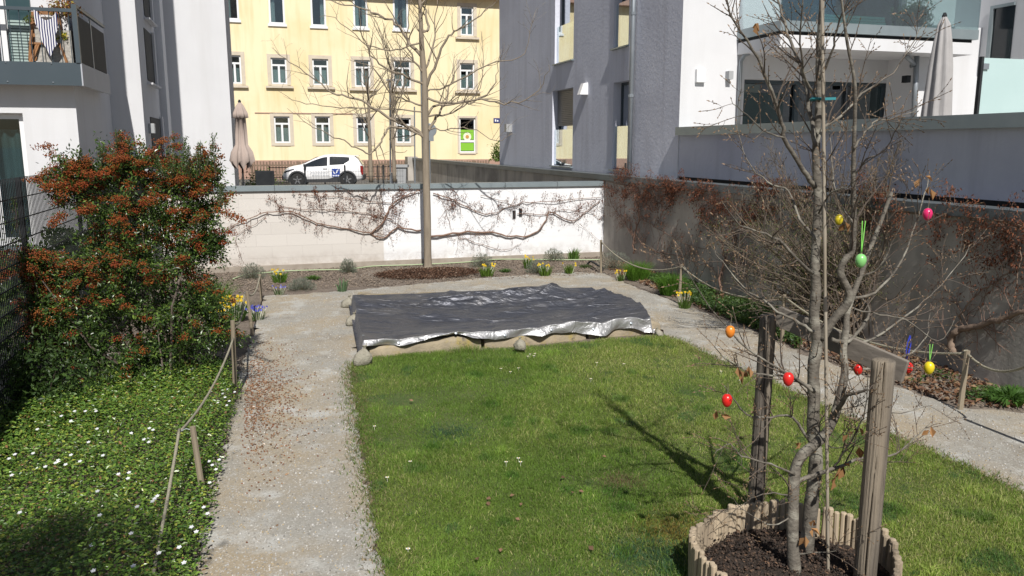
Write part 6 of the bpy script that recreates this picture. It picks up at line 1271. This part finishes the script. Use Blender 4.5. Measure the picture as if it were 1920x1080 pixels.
# ================================================================ big bare shrub by the right wall, just budding
M['shrub_bark'] = pm('shrub_bark', (.17, .135, .10), (.10, .08, .06), 20, .8)
def shrub():
    r = RS(101); b0 = gp(1600, 630); b0[2] = 0; o = root('budding_shrub', 'wide many-stemmed shrub with swelling buds before the right wall', 'shrub', b0)
    q, lf_ = MB(), []
    Y = b0[1]
    ends = [(1345, 430), (1370, 500), (1385, 390), (1460, 300), (1540, 290), (1860, 330), (1870, 400), (1780, 290), (1410, 560), (1480, 540), (1550, 530), (1620, 500), (1700, 520), (1650, 450), (1760, 390), (1455, 420), (1480, 350), (1500, 380), (1530, 400), (1560, 330), (1590, 310), (1620, 330), (1650, 290), (1680, 300), (1700, 270), (1720, 330), (1750, 300), (1790, 340), (1810, 350), (1850, 370), (1830, 420), (1840, 480), (1820, 530), (1430, 350), (1420, 430), (1400, 480), (1440, 520), (1760, 560), (1640, 370), (1600, 420), (1690, 390), (1500, 460), (1740, 430), (1560, 450), (1790, 470)]
    for i, (x, y) in enumerate(ends):
        for k in range(5):
            e = atY(x+r.normal()*18, y+r.normal()*10, Y-.2+r.normal()*.4); s = b0 + A([r.normal()*.22, r.normal()*.18, 0]); m_ = s+(e-s)*.45+A([r.normal()*.08, r.normal()*.08, .12])
            P = smooth_path([s, m_, s+(e-s)*.75+r.normal(size=3)*.05, e]); R = np.linspace(.009+.010*r.rand(), .003, len(P)); q.tube(P, R, 6)
            tp = spray(q, P, R, r, 12, .36, .4, .13, .0024, 1, None, .3, .7)
            for t, d in tp: lf_.append(t)
    q.build('branches', M['shrub_bark'], o); T = A(lf_); n = 26000; i = r.randint(0, len(T), n); P = T[i]+r.normal(size=(n, 3))*.025
    hi = (P[:, 2] > 1.9)[:, None]; col = np.where(hi, A([.13, .11, .075]), A([.12, .15, .04]))*(.6+.8*r.rand(n, 1)); MB().leaves(P, .014+.012*r.rand(n), r, col, .4, D=r.normal(size=(n, 3))+EZ).build('young_leaves', M['leaf'], o)
    # one sawn off limb
    P = smooth_path([b0+A([.1, .1, 0]), atY(1660, 520, Y), atY(1690, 400, Y), atY(1680, 290, Y)]); MB().tube(P, np.linspace(.035, .02, len(P)), 8).build('cut_limb', M['bark_young'], o, smooth=True)
shrub()
# tree added out of view so its crown shades the near periwinkle corner
o = root('added_shade_tree', 'dark evergreen tree added out of view to shade the near left corner', 'tree', (-2.1, .3, 0)); r = RS(111)
MB().tube([(-2.1, .3, 0), (-2.05, .3, 1.8), (-1.95, .25, 3.4), (-1.9, .2, 4.6)], [.08, .07, .05, .02], 10).build('trunk', M['bark_lime'], o, smooth=True)
q = MB(); kk = 60; cc = A([-1.9, .2, 4.2])+nrm(r.normal(size=(kk, 3)))*A([.75, .6, .8])*r.rand(kk, 1)**.4; n = 5200; i = r.randint(0, kk, n)
q.leaves(cc[i]+r.normal(size=(n, 3))*.11, .08, r, A([.05, .09, .025])*(.7+.6*r.rand(n, 1)), .5).build('crown', M['leaf'], o)
